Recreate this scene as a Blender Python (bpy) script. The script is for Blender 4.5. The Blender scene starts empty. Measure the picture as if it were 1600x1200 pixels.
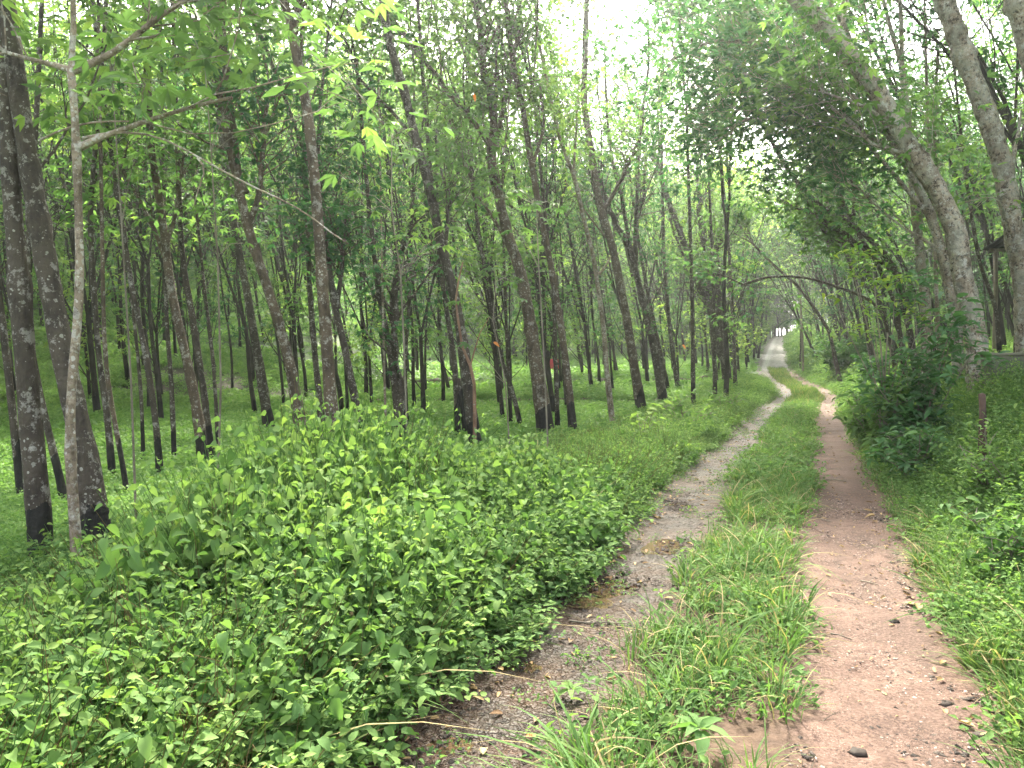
import bpy, math, random
import numpy as np
from mathutils import Vector, Euler
PI = math.pi
R = math.radians
scene = bpy.context.scene
C = scene.collection

# ------------------------------------------------------------------ camera
F = 1202.0                       # focal length in photo pixels (1600 wide)
PITCH = math.atan(40 / F)
CAMZ = 1.55
cam_d = bpy.data.cameras.new('camera')
cam_d.sensor_width = 36.0
cam_d.lens = 36.0 * F / 1600.0
cam_d.clip_start = 0.05
cam_d.clip_end = 3000
cam = bpy.data.objects.new('camera', cam_d)
C.objects.link(cam)
cam.location = (0, 0, CAMZ)
cam.rotation_euler = (PI / 2 - PITCH, 0, 0)
scene.camera = cam

# ------------------------------------------------------------------ world, sun, exposure
SUN_EL, SUN_AZ = R(46), R(2)    # azimuth clockwise from +Y (the view direction)
w = bpy.data.worlds.new('World')
scene.world = w
w.use_nodes = True
nt = w.node_tree
bg = nt.nodes['Background']
sky = nt.nodes.new('ShaderNodeTexSky')
sky.sky_type = 'NISHITA'
sky.sun_disc = False
sky.sun_elevation = SUN_EL
sky.sun_rotation = SUN_AZ
sky.air_density = 1.0
sky.dust_density = 6.0
sky.ozone_density = 1.0
# thin bright cloud over the blue: pull the sky towards its own grey-white
hsv = nt.nodes.new('ShaderNodeHueSaturation')
hsv.inputs['Saturation'].default_value = 0.35
nt.links.new(sky.outputs[0], hsv.inputs['Color'])
nt.links.new(hsv.outputs[0], bg.inputs['Color'])
bg.inputs['Strength'].default_value = 0.15
sd = bpy.data.lights.new('sun', 'SUN')
sd.energy = 5.0
sd.angle = R(10)
sd.color = (1.0, 0.92, 0.76)
sun = bpy.data.objects.new('sun', sd)
C.objects.link(sun)
sv = Vector((math.sin(SUN_AZ) * math.cos(SUN_EL), math.cos(SUN_AZ) * math.cos(SUN_EL), math.sin(SUN_EL)))
sun.rotation_euler = sv.to_track_quat('Z', 'Y').to_euler()
scene.view_settings.view_transform = 'Standard'
scene.view_settings.look = 'None'
scene.view_settings.gamma = 1.0
scene.view_settings.exposure = 2.85
cy = scene.cycles
cy.max_bounces = 8
cy.diffuse_bounces = 4
cy.glossy_bounces = 2
cy.transmission_bounces = 5
cy.transparent_max_bounces = 4
cy.volume_bounces = 0
cy.sample_clamp_indirect = 6.0
cy.use_adaptive_sampling = True
cy.adaptive_threshold = 0.02
cy.use_denoising = True
try:
    cy.denoiser = 'OPENIMAGEDENOISE'
    cy.denoising_prefilter = 'ACCURATE'
except Exception:
    pass

# ------------------------------------------------------------------ numeric helpers
def sstep(a, b, x):
    t = np.clip((np.asarray(x, float) - a) / (b - a), 0, 1)
    return t * t * (3 - 2 * t)

def _hash(ix, iy, seed):
    n = (ix.astype(np.int64) * 374761393 + iy.astype(np.int64) * 668265263 + seed * 144665) & 0x7fffffff
    n = ((n ^ (n >> 13)) * 1274126177) & 0x7fffffff
    return ((n ^ (n >> 16)) & 0xffff) / 65535.0

def vnoise(x, y, seed=0):
    x = np.asarray(x, float); y = np.asarray(y, float)
    ix = np.floor(x); iy = np.floor(y)
    fx = x - ix; fy = y - iy
    fx = fx * fx * (3 - 2 * fx); fy = fy * fy * (3 - 2 * fy)
    a = _hash(ix, iy, seed); b = _hash(ix + 1, iy, seed)
    c = _hash(ix, iy + 1, seed); d = _hash(ix + 1, iy + 1, seed)
    return (a * (1 - fx) + b * fx) * (1 - fy) + (c * (1 - fx) + d * fx) * fy

def fbm(x, y, seed=0, oct=3):
    s = 0; a = 0.5
    for k in range(oct):
        s = s + a * (vnoise(x * 2 ** k, y * 2 ** k, seed + k) - 0.5)
        a *= 0.5
    return s

# the road's centre line (X and Z for each depth Y)
_yk = [-30, 0, 2.9, 13.3, 24, 31, 38, 46, 60, 85, 110, 140, 200, 400]
_xk = [-12, -.45, .72, 4.8, 9.05, 12.1, 14.2, 16.3, 20.6, 29.4, 38.4, 49.5, 70, 140]
_zk = [0, 0, 0, 0, .0, .02, .12, .3, .85, 2.5, 4.3, 5.6, 7.5, 9]
_yd = np.arange(-30, 400, 0.25)
def _smooth(a, n):
    k = np.hanning(n); k /= k.sum()
    return np.convolve(np.pad(a, n // 2, mode='edge'), k, 'valid')[:len(a)]
_xd = _smooth(np.interp(_yd, _yk, _xk), 33)
_zd = _smooth(np.interp(_yd, _yk, _zk), 33)
def cx(y): return np.interp(y, _yd, _xd)
def rz(y): return np.interp(y, _yd, _zd)
def uoff(x, y): return (np.asarray(x, float) - cx(y)) * 0.934

def H(x, y):
    """terrain height"""
    x = np.asarray(x, float); y = np.asarray(y, float)
    u = uoff(x, y)
    left_hill = 0.21 * np.maximum(0, y - 27) * sstep(-4, -15, x)
    left_hill = np.where(left_hill > 22, 22 + 0.1 * (left_hill - 22), left_hill)
    centre = 0.03 * np.maximum(0, y - 42) + 0.28 * np.maximum(0, y - 92) * sstep(-2, -12, u)
    centre = np.minimum(centre, 24)
    wob = 0.8 * (vnoise(x * .25, 3.1, 5) - .5)
    steps = (0.28 * sstep(29.0, 29.5, y + wob) + 0.3 * sstep(43.0, 43.6, y + 2 * wob)) * (1 - sstep(-4, -9, x))
    zl = -0.32 + left_hill + centre + steps + 0.25 * fbm(x * .12, y * .12, 11, 3)
    zr0 = 1.1 * sstep(1.35, 3.7, u) + 0.13 * np.clip(u - 3.7, 0, 40)
    zr = rz(y) + zr0 + 0.2 * fbm(x * .3, y * .3, 21, 2) * sstep(1.5, 3, u)
    bl = sstep(-1.35, -4.2, u)
    z = np.where(u < 0, rz(y) * (1 - bl) + zl * bl, zr)
    # worn ruts of the two tracks, a slight hump between
    rut = 0.035 * np.exp(-((u + .92) / .3) ** 2) + 0.03 * np.exp(-((u - .7) / .35) ** 2)
    return z - rut

def ray(px, py):
    a = (px - 800) / F; b = (600 - py) / F
    d = np.array([a, math.cos(PITCH) + b * math.sin(PITCH), -math.sin(PITCH) + b * math.cos(PITCH)])
    return d / d[1]
def P(px, py, d):
    """the point at depth d on the photograph's pixel"""
    r = ray(px, py)
    return np.array([r[0] * d, d, CAMZ + r[2] * d])
def ground_at(px, py, dmax=90):
    r = ray(px, py)
    ds = np.concatenate([np.arange(1.2, 20, .02), np.arange(20, dmax, .1)])
    z = CAMZ + r[2] * ds
    g = H(r[0] * ds, ds)
    k = np.argmax(z < g)
    if not (z < g).any(): k = len(ds) - 1
    d = ds[k]
    return np.array([r[0] * d, d, float(H(r[0] * d, d))])

# ------------------------------------------------------------------ materials
def new_mat(name):
    m = bpy.data.materials.new(name); m.use_nodes = True
    t = m.node_tree
    for n in list(t.nodes): t.nodes.remove(n)
    out = t.nodes.new('ShaderNodeOutputMaterial')
    return m, t, out
def N(t, typ, **kw):
    n = t.nodes.new(typ)
    for k, v in kw.items():
        if k in n.inputs: n.inputs[k].default_value = v
        else: setattr(n, k, v)
    return n
def ramp(t, stops, fac=None, interp='LINEAR'):
    n = t.nodes.new('ShaderNodeValToRGB')
    n.color_ramp.interpolation = interp
    e = n.color_ramp.elements
    e[0].position = stops[0][0]; e[0].color = (*stops[0][1], 1)
    e[1].position = stops[-1][0]; e[1].color = (*stops[-1][1], 1)
    for p, c in stops[1:-1]:
        q = e.new(p); q.color = (*c, 1)
    if fac is not None: t.links.new(fac, n.inputs['Fac'])
    return n
def mixc(t, fac, a, b, mode='MIX'):
    n = t.nodes.new('ShaderNodeMix'); n.data_type = 'RGBA'; n.blend_type = mode
    for s, v in ((n.inputs['Factor'], fac), (n.inputs['A'], a), (n.inputs['B'], b)):
        if isinstance(v, (int, float)): s.default_value = v
        elif isinstance(v, tuple): s.default_value = (*v, 1)
        else: t.links.new(v, s)
    return n.outputs['Result']
def mathn(t, op, a, b=None, c=None):
    n = t.nodes.new('ShaderNodeMath'); n.operation = op
    for s, v in zip(n.inputs, (a, b, c)):
        if v is None: continue
        if isinstance(v, (int, float)): s.default_value = v
        else: t.links.new(v, s)
    return n.outputs[0]

def leaf_mat(name, dark, mid, light, trans=0.35, rough=0.4, spec=0.5, dead=(.22, .15, .06)):
    m, t, out = new_mat(name)
    at = N(t, 'ShaderNodeAttribute'); at.attribute_name = 'tint'
    oi = N(t, 'ShaderNodeObjectInfo')
    f = mathn(t, 'ADD', at.outputs['Fac'], mathn(t, 'MULTIPLY', mathn(t, 'SUBTRACT', oi.outputs['Random'], 0.5), 0.35))
    f = mathn(t, 'MULTIPLY', f, .7)
    cr = ramp(t, [(0.0, dark), (0.385, mid), (0.65, light), (.82, (light[0] * 1.1, light[1], light[2] * .9)), (.93, dead)], f)
    p = N(t, 'ShaderNodeBsdfPrincipled', Roughness=rough)
    p.inputs['Specular IOR Level'].default_value = spec
    t.links.new(cr.outputs[0], p.inputs['Base Color'])
    tr = N(t, 'ShaderNodeBsdfTranslucent')
    tc = mixc(t, 1.0, cr.outputs[0], (1.18, 1.28, 0.72), 'MULTIPLY')
    t.links.new(tc, tr.inputs['Color'])
    mx = N(t, 'ShaderNodeMixShader'); mx.inputs[0].default_value = trans
    t.links.new(p.outputs[0], mx.inputs[1]); t.links.new(tr.outputs[0], mx.inputs[2])
    t.links.new(mx.outputs[0], out.inputs['Surface'])
    return m

M = {}
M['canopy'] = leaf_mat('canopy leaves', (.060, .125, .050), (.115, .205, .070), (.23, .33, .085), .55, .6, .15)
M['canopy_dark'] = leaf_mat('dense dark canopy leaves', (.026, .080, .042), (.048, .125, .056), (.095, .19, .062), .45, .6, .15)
M['bush_dark'] = leaf_mat('dull dark bush leaves', (.020, .062, .026), (.036, .095, .034), (.07, .15, .04), .3, .85, .08)
M['weed'] = leaf_mat('broad weed leaves', (.058, .128, .042), (.128, .225, .068), (.20, .305, .090), .42, .75, .12, dead=(.13, .10, .045))
M['cover'] = leaf_mat('low ground cover leaves', (.085, .180, .050), (.155, .275, .080), (.24, .37, .11), .42, .6, .2)
M['grass'] = leaf_mat('grass blades', (.055, .120, .034), (.105, .185, .055), (.20, .26, .09), .35, .75, .1, dead=(.30, .25, .13))
M['glossy'] = leaf_mat('glossy dark shrub leaves', (.045, .120, .045), (.090, .195, .065), (.17, .29, .08), .42, .5, .3)
M['yellowleaf'] = leaf_mat('young yellow green leaves', (.08, .18, .03), (.17, .29, .04), (.34, .42, .06), .45, .45, .4)
M['litter'] = leaf_mat('fallen dry leaves', (.10, .055, .03), (.20, .12, .06), (.42, .30, .14), .1, .7, .2)
M['orangeleaf'] = leaf_mat('orange dead leaf', (.35, .11, .03), (.50, .18, .05), (.6, .26, .08), .3, .6, .3)

def bark_mat(name, base_a, base_b, spots, spot_col=(.42, .42, .36), black=0.75, moss=0.0, mottle=0):
    m, t, out = new_mat(name)
    tc = N(t, 'ShaderNodeTexCoord')
    oi = N(t, 'ShaderNodeObjectInfo')
    off = N(t, 'ShaderNodeVectorMath', operation='ADD')
    t.links.new(tc.outputs['Object'], off.inputs[0])
    cmb = N(t, 'ShaderNodeCombineXYZ')
    t.links.new(mathn(t, 'MULTIPLY', oi.outputs['Random'], 37.0), cmb.inputs[0])
    t.links.new(mathn(t, 'MULTIPLY', oi.outputs['Random'], 11.0), cmb.inputs[1])
    t.links.new(cmb.outputs[0], off.inputs[1])
    mp = N(t, 'ShaderNodeMapping'); mp.inputs['Scale'].default_value = (14, 14, 4)
    t.links.new(off.outputs[0], mp.inputs[0])
    n1 = N(t, 'ShaderNodeTexNoise', Scale=1.0, Detail=5.0, Roughness=.65)
    t.links.new(mp.outputs[0], n1.inputs['Vector'])
    n2 = N(t, 'ShaderNodeTexNoise', Scale=3.0, Detail=3.0)
    t.links.new(off.outputs[0], n2.inputs['Vector'])
    col = ramp(t, [(.3, base_a), (.7, base_b)], n1.outputs[0]).outputs[0]
    # large tone patches
    col = mixc(t, mathn(t, 'MULTIPLY', ramp(t, [(.42, (0, 0, 0)), (.62, (1, 1, 1))], n2.outputs[0]).outputs[0], .5), col, tuple(c * 1.5 for c in base_b))
    # lichen spots: round ones of two sizes with wobbly outline
    wob = N(t, 'ShaderNodeTexNoise', Scale=22.0, Detail=2.0)
    t.links.new(off.outputs[0], wob.inputs['Vector'])
    v1 = N(t, 'ShaderNodeTexVoronoi', Scale=11.0); t.links.new(off.outputs[0], v1.inputs['Vector'])
    v2 = N(t, 'ShaderNodeTexVoronoi', Scale=27.0); t.links.new(off.outputs[0], v2.inputs['Vector'])
    patch = ramp(t, [(.36, (.15, .15, .15)), (.60, (1.25, 1.25, 1.25))], n2.outputs[0]).outputs[0]
    def spot(v, r0):
        d = mathn(t, 'ADD', v.outputs['Distance'], mathn(t, 'MULTIPLY', mathn(t, 'SUBTRACT', wob.outputs[0], .5), .75))
        sz = mathn(t, 'MULTIPLY', mathn(t, 'MULTIPLY', mathn(t, 'POWER', v.outputs['Color'], 1.6), r0 * 1.25), patch)
        return mathn(t, 'LESS_THAN', d, sz)
    s = mathn(t, 'MAXIMUM', spot(v1, .38 * spots), spot(v2, .42 * spots))
    col = mixc(t, mathn(t, 'MULTIPLY', s, .7), col, mixc(t, v1.outputs['Color'], spot_col, tuple(c * .55 for c in spot_col)))
    if mottle:
        a1 = N(t, 'ShaderNodeTexNoise', Scale=16.0, Detail=6.0, Roughness=.75); t.links.new(off.outputs[0], a1.inputs['Vector'])
        a2 = N(t, 'ShaderNodeTexNoise', Scale=7.0, Detail=6.0, Roughness=.8); t.links.new(off.outputs[0], a2.inputs['Vector'])
        col = mixc(t, ramp(t, [(.52, (0, 0, 0)), (.57, (mottle,) * 3)], a1.outputs[0]).outputs[0], col, (.055, .042, .03))
        col = mixc(t, ramp(t, [(.55, (0, 0, 0)), (.59, (.85 * mottle,) * 3)], a2.outputs[0]).outputs[0], col, (.42, .41, .36))
        v5 = N(t, 'ShaderNodeTexVoronoi', Scale=34.0); t.links.new(off.outputs[0], v5.inputs['Vector'])
        col = mixc(t, ramp(t, [(.14, (.8 * mottle,) * 3), (.24, (0, 0, 0))], v5.outputs['Distance']).outputs[0], col, (.05, .036, .025))
    if moss:
        n3 = N(t, 'ShaderNodeTexNoise', Scale=5.0, Detail=4.0); t.links.new(off.outputs[0], n3.inputs['Vector'])
        col = mixc(t, mathn(t, 'MULTIPLY', ramp(t, [(.45, (0, 0, 0)), (.6, (1, 1, 1))], n3.outputs[0]).outputs[0], moss), col, (.30, .31, .25))
    if black > 0:
        sp = N(t, 'ShaderNodeSeparateXYZ'); t.links.new(tc.outputs['Object'], sp.inputs[0])
        zz = mathn(t, 'ADD', sp.outputs[2], mathn(t, 'MULTIPLY', mathn(t, 'SUBTRACT', n2.outputs[0], .5), .9))
        zz = mathn(t, 'ADD', zz, mathn(t, 'MULTIPLY', n1.outputs[0], .15))
        zz = mathn(t, 'ADD', zz, mathn(t, 'MULTIPLY', sp.outputs[0], -1.1))
        hgt = mathn(t, 'ADD', mathn(t, 'MULTIPLY', oi.outputs['Random'], .5), black - .2)
        bm_ = mathn(t, 'LESS_THAN', zz, hgt)
        tar = ramp(t, [(.35, (.006, .007, .006)), (.75, (.022, .021, .018))], n1.outputs[0]).outputs[0]
        col = mixc(t, mathn(t, 'MULTIPLY', bm_, .95), col, tar)
    p = N(t, 'ShaderNodeBsdfPrincipled', Roughness=.8)
    p.inputs['Specular IOR Level'].default_value = .3
    t.links.new(col, p.inputs['Base Color'])
    bp = N(t, 'ShaderNodeBump', Strength=.9, Distance=.03)
    hh = mathn(t, 'ADD', n1.outputs[0], mathn(t, 'MULTIPLY', wob.outputs[0], .8))
    t.links.new(hh, bp.inputs['Height']); t.links.new(bp.outputs[0], p.inputs['Normal'])
    t.links.new(p.outputs[0], out.inputs['Surface'])
    return m
M['bark'] = bark_mat('rubber tree bark', (.018, .015, .012), (.066, .054, .040), .75, mottle=.45)
M['bark_far'] = bark_mat('far rubber tree bark', (.012, .011, .009), (.040, .035, .026), .4, (.25, .25, .2))
M['bark_brown'] = bark_mat('brown spotted bark', (.030, .022, .015), (.112, .084, .056), .85, (.45, .44, .36), mottle=.5)
M['bark_pale'] = bark_mat('pale lichen bark', (.085, .062, .042), (.26, .21, .155), 1.3, (.58, .57, .51), black=0, mottle=.5)
M['bark_mottled'] = bark_mat('mottled warty bark', (.090, .068, .048), (.30, .25, .185), 1.1, (.46, .44, .38), black=0, moss=.45, mottle=1)
M['twig'] = bark_mat('grey twig', (.10, .085, .065), (.18, .16, .12), .3, black=0)
M['liana'] = bark_mat('red brown liana', (.12, .065, .04), (.22, .13, .085), .3, black=0)

def ground_mat():
    m, t, out = new_mat('plantation soil')
    tc = N(t, 'ShaderNodeTexCoord')
    n1 = N(t, 'ShaderNodeTexNoise', Scale=.35, Detail=6.0, Roughness=.6); t.links.new(tc.outputs['Object'], n1.inputs['Vector'])
    n2 = N(t, 'ShaderNodeTexNoise', Scale=9.0, Detail=5.0, Roughness=.7); t.links.new(tc.outputs['Object'], n2.inputs['Vector'])
    soil = ramp(t, [(.3, (.022, .017, .012)), (.7, (.065, .046, .032))], n2.outputs[0]).outputs[0]
    green = ramp(t, [(.3, (.035, .075, .02)), (.7, (.08, .15, .035))], n2.outputs[0]).outputs[0]
    at = N(t, 'ShaderNodeAttribute'); at.attribute_name = 'green'
    f = mathn(t, 'MULTIPLY', at.outputs['Fac'], ramp(t, [(.3, (.4, .4, .4)), (.55, (1, 1, 1))], n1.outputs[0]).outputs[0])
    p = N(t, 'ShaderNodeBsdfPrincipled', Roughness=.9)
    t.links.new(mixc(t, f, soil, green), p.inputs['Base Color'])
    bp = N(t, 'ShaderNodeBump', Strength=.8, Distance=.04); t.links.new(n2.outputs[0], bp.inputs['Height'])
    t.links.new(bp.outputs[0], p.inputs['Normal'])
    t.links.new(p.outputs[0], out.inputs['Surface'])
    return m
M['ground'] = ground_mat()

def road_mat():
    m, t, out = new_mat('rutted dirt road')
    tc = N(t, 'ShaderNodeTexCoord')
    V = tc.outputs['Object']
    def noise(s, d=4.0, r=.6):
        n = N(t, 'ShaderNodeTexNoise', Scale=s, Detail=d, Roughness=r); t.links.new(V, n.inputs['Vector']); return n.outputs[0]
    nA, nB, nC, nD = noise(1.3), noise(14.), noise(60., 3.), noise(4.)
    dn = N(t, 'ShaderNodeTexNoise', Scale=9.0, Detail=3.0); t.links.new(V, dn.inputs['Vector'])
    dv = N(t, 'ShaderNodeVectorMath', operation='MULTIPLY_ADD'); dv.inputs[1].default_value = (.16, .16, .16)
    t.links.new(dn.outputs['Color'], dv.inputs[0]); t.links.new(V, dv.inputs[2])
    v = N(t, 'ShaderNodeTexVoronoi', Scale=30.0); t.links.new(dv.outputs[0], v.inputs['Vector'])
    ve = N(t, 'ShaderNodeTexVoronoi', Scale=30.0, feature='DISTANCE_TO_EDGE'); t.links.new(dv.outputs[0], ve.inputs['Vector'])
    v3 = N(t, 'ShaderNodeTexVoronoi', Scale=85.0); t.links.new(V, v3.inputs['Vector'])
    at = N(t, 'ShaderNodeAttribute'); at.attribute_name = 'u'          # offset across the road, metres
    far = N(t, 'ShaderNodeAttribute'); far.attribute_name = 'far'
    u = mathn(t, 'ADD', at.outputs['Fac'], mathn(t, 'MULTIPLY', mathn(t, 'SUBTRACT', nD, .5), .35))
    # left track: wet dark slate chips in brown mud
    chips = ramp(t, [(0, (.016, .013, .011)), (.5, (.034, .027, .022)), (1, (.070, .055, .044))], v.outputs['Color']).outputs[0]
    mud = ramp(t, [(.3, (.032, .018, .011)), (.7, (.075, .044, .028))], nB).outputs[0]
    left = mixc(t, ramp(t, [(.44, (0, 0, 0)), (.54, (1, 1, 1))], mathn(t, 'ADD', mathn(t, 'MULTIPLY', nA, .6), mathn(t, 'MULTIPLY', nD, .4))).outputs[0], chips, mud)
    left = mixc(t, mathn(t, 'MULTIPLY', mathn(t, 'LESS_THAN', ve.outputs['Distance'], .05), .6), left, (.05, .035, .026))
    # right track: pinkish grit with dark specks
    sand = ramp(t, [(.3, (.042, .026, .020)), (.5, (.090, .056, .043)), (.72, (.17, .112, .090))], nC).outputs[0]
    sand = mixc(t, mathn(t, 'MULTIPLY', ramp(t, [(.45, (0, 0, 0)), (.65, (1, 1, 1))], nA).outputs[0], .35), sand, (.24, .15, .115))
    spk = mathn(t, 'LESS_THAN', v3.outputs['Distance'], mathn(t, 'MULTIPLY', mathn(t, 'SUBTRACT', nB, .34), 1.6))
    sand = mixc(t, mathn(t, 'MULTIPLY', spk, .72), sand, (.035, .023, .018))
    v4 = N(t, 'ShaderNodeTexVoronoi', Scale=110.0); t.links.new(V, v4.inputs['Vector'])
    sand = mixc(t, mathn(t, 'MULTIPLY', mathn(t, 'LESS_THAN', v4.outputs['Distance'], mathn(t, 'MULTIPLY', mathn(t, 'SUBTRACT', nD, .35), .9)), .6), sand, (.33, .235, .19))
    sy = N(t, 'ShaderNodeSeparateXYZ'); t.links.new(V, sy.inputs[0])
    st = N(t, 'ShaderNodeCombineXYZ'); t.links.new(mathn(t, 'MULTIPLY', u, 6.0), st.inputs[0]); t.links.new(mathn(t, 'MULTIPLY', sy.outputs[1], .55), st.inputs[1])
    sn = N(t, 'ShaderNodeTexNoise', Scale=1.0, Detail=5.0, Roughness=.65); t.links.new(st.outputs[0], sn.inputs['Vector'])
    damp = ramp(t, [(.42, (0, 0, 0)), (.62, (1, 1, 1))], sn.outputs[0]).outputs[0]
    sand = mixc(t, mathn(t, 'MULTIPLY', damp, .5), sand, mixc(t, nC, (.035, .022, .017), (.10, .064, .050)))
    soil = ramp(t, [(.3, (.045, .029, .02)), (.7, (.105, .068, .045))], nB).outputs[0]
    a = mathn(t, 'GREATER_THAN', u, .30)
    rr = mixc(t, ramp(t, [(.0, (0, 0, 0)), (1, (1, 1, 1))], mathn(t, 'MULTIPLY_ADD', u, 5.0, -1.2)).outputs[0], soil, sand)
    ll = mixc(t, ramp(t, [(.0, (0, 0, 0)), (1, (1, 1, 1))], mathn(t, 'MULTIPLY_ADD', u, 5.0, 3.2)).outputs[0], left, soil)
    col = mixc(t, ramp(t, [(.0, (0, 0, 0)), (1, (1, 1, 1))], mathn(t, 'MULTIPLY_ADD', u, 4.0, .5)).outputs[0], ll, rr)
    e1 = ramp(t, [(.0, (0, 0, 0)), (1, (1, 1, 1))], mathn(t, 'MULTIPLY_ADD', u, 4.0, -4.0)).outputs[0]   # right edge: darker soil
    col = mixc(t, mathn(t, 'MULTIPLY', e1, .75), col, mixc(t, nB, (.06, .04, .028), (.19, .12, .08)))
    # farther on the left track is paler grit too; the climb ahead is bare wet concrete-grey
    col = mixc(t, mathn(t, 'MULTIPLY', far.outputs['Fac'], .95), col, ramp(t, [(.35, (.16, .15, .14)), (.65, (.34, .32, .31))], nD).outputs[0])
    p = N(t, 'ShaderNodeBsdfPrincipled', Roughness=.55)
    t.links.new(col, p.inputs['Base Color'])
    wet = mathn(t, 'MULTIPLY_ADD', ramp(t, [(.0, (0, 0, 0)), (1, (1, 1, 1))], mathn(t, 'MULTIPLY_ADD', u, 3.0, 2.0)).outputs[0], .38, .42)
    t.links.new(wet, p.inputs['Roughness'])
    p.inputs['Specular IOR Level'].default_value = .14
    bp = N(t, 'ShaderNodeBump', Strength=.9, Distance=.012)
    lm = mathn(t, 'MULTIPLY', mathn(t, 'LESS_THAN', u, -.2), 3.0)
    hgt = mathn(t, 'ADD', mathn(t, 'MULTIPLY', nC, .8), mathn(t, 'MULTIPLY', mathn(t, 'MINIMUM', ve.outputs['Distance'], .2), lm))
    t.links.new(hgt, bp.inputs['Height']); t.links.new(bp.outputs[0], p.inputs['Normal'])
    t.links.new(p.outputs[0], out.inputs['Surface'])
    return m
M['road'] = road_mat()

def simple_mat(name, a, b, scale=8.0, rough=.8, bump=.4, dist=.01, metallic=0.0, spec=.5):
    m, t, out = new_mat(name)
    tc = N(t, 'ShaderNodeTexCoord')
    n1 = N(t, 'ShaderNodeTexNoise', Scale=scale, Detail=6.0, Roughness=.65); t.links.new(tc.outputs['Object'], n1.inputs['Vector'])
    oi = N(t, 'ShaderNodeObjectInfo')
    f = mathn(t, 'ADD', n1.outputs[0], mathn(t, 'MULTIPLY', mathn(t, 'SUBTRACT', oi.outputs['Random'], .5), .4))
    p = N(t, 'ShaderNodeBsdfPrincipled', Roughness=rough, Metallic=metallic)
    p.inputs['Specular IOR Level'].default_value = spec
    t.links.new(ramp(t, [(.3, a), (.7, b)], f).outputs[0], p.inputs['Base Color'])
    bp = N(t, 'ShaderNodeBump', Strength=bump, Distance=dist); t.links.new(n1.outputs[0], bp.inputs['Height'])
    t.links.new(bp.outputs[0], p.inputs['Normal'])
    t.links.new(p.outputs[0], out.inputs['Surface'])
    return m
M['chip'] = simple_mat('wet slate chip', (.018, .015, .013), (.070, .055, .045), 3.0, .75, .3, spec=.15)
M['grit'] = simple_mat('pink grit', (.08, .055, .045), (.38, .28, .23), 3.0, .7, .3)
M['rock'] = simple_mat('grey stone', (.10, .095, .09), (.28, .26, .24), 6.0, .7, .6)
M['terrace'] = simple_mat('dark terrace stone', (.035, .03, .024), (.11, .085, .065), 5.0, .85, .6)
M['concrete'] = simple_mat('mossy concrete', (.075, .085, .05), (.17, .155, .11), 4.0, .85, .5)
M['roofing'] = simple_mat('dark weathered roofing', (.016, .020, .023), (.034, .038, .041), 6.0, 1.0, .3, spec=.05)
M['wood'] = simple_mat('grey weathered wood', (.07, .055, .04), (.17, .14, .10), 9.0, .8, .5)
M['rustwood'] = simple_mat('red brown stump wood', (.035, .020, .013), (.10, .055, .036), 9.0, .8, .5)
M['redcloth'] = simple_mat('red cloth', (.55, .02, .04), (.75, .05, .08), 5.0, .8, .2)
M['whitecloth'] = simple_mat('white cloth', (.65, .62, .62), (.8, .78, .78), 5.0, .8, .2)
def water_mat():
    m, t, out = new_mat('muddy water')
    p = N(t, 'ShaderNodeBsdfPrincipled', Roughness=.06)
    p.inputs['Base Color'].default_value = (.085, .052, .032, 1)
    p.inputs['Specular IOR Level'].default_value = .7
    t.links.new(p.outputs[0], out.inputs['Surface'])
    return m
M['water'] = water_mat()

# ------------------------------------------------------------------ mesh helpers
class MB:
    """collects vertices, faces (n-gons of 3 or 4) and a 'tint' value per vertex"""
    def __init__(s): s.v = []; s.t3 = []; s.q4 = []; s.tint = []; s.n = 0
    def add(s, v, tris=None, quads=None, tint=.5):
        v = np.asarray(v, float).reshape(-1, 3)
        s.v.append(v)
        if tris is not None and len(tris): s.t3.append(np.asarray(tris, np.int64) + s.n)
        if quads is not None and len(quads): s.q4.append(np.asarray(quads, np.int64) + s.n)
        tt = np.asarray(tint, float)
        s.tint.append(np.full(len(v), float(tt)) if tt.ndim == 0 else tt)
        s.n += len(v)
    def mesh(s, name, mat, smooth=True, attrs=None):
        me = bpy.data.meshes.new(name)
        v = np.concatenate(s.v) if s.v else np.zeros((0, 3))
        t3 = np.concatenate(s.t3) if s.t3 else np.zeros((0, 3), np.int64)
        q4 = np.concatenate(s.q4) if s.q4 else np.zeros((0, 4), np.int64)
        me.vertices.add(len(v)); me.vertices.foreach_set('co', v.astype(np.float32).ravel())
        nl = len(t3) * 3 + len(q4) * 4
        me.loops.add(nl)
        me.loops.foreach_set('vertex_index', np.concatenate([t3.ravel(), q4.ravel()]).astype(np.int32))
        me.polygons.add(len(t3) + len(q4))
        st = np.concatenate([np.arange(len(t3)) * 3, len(t3) * 3 + np.arange(len(q4)) * 4]).astype(np.int32)
        me.polygons.foreach_set('loop_start', st)
        me.update(calc_edges=True)
        if smooth: me.polygons.foreach_set('use_smooth', np.ones(len(st), bool))
        a = me.attributes.new('tint', 'FLOAT', 'POINT')
        a.data.foreach_set('value', np.concatenate(s.tint).astype(np.float32))
        for k, val in (attrs or {}).items():
            a = me.attributes.new(k, 'FLOAT', 'POINT'); a.data.foreach_set('value', np.asarray(val, np.float32))
        me.materials.append(mat)
        me.validate()
        return me
    def build(s, name, mat, parent=None, smooth=True, link=True, attrs=None):
        o = bpy.data.objects.new(name, s.mesh(name, mat, smooth, attrs))
        if link: C.objects.link(o)
        if parent is not None: o.parent = parent
        return o

def nrm(v):
    v = np.asarray(v, float); return v / np.maximum(np.linalg.norm(v, axis=-1, keepdims=True), 1e-9)
def rodr(v, k, a):
    return v * math.cos(a) + np.cross(k, v) * math.sin(a) + k * np.dot(k, v) * (1 - math.cos(a))

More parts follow.
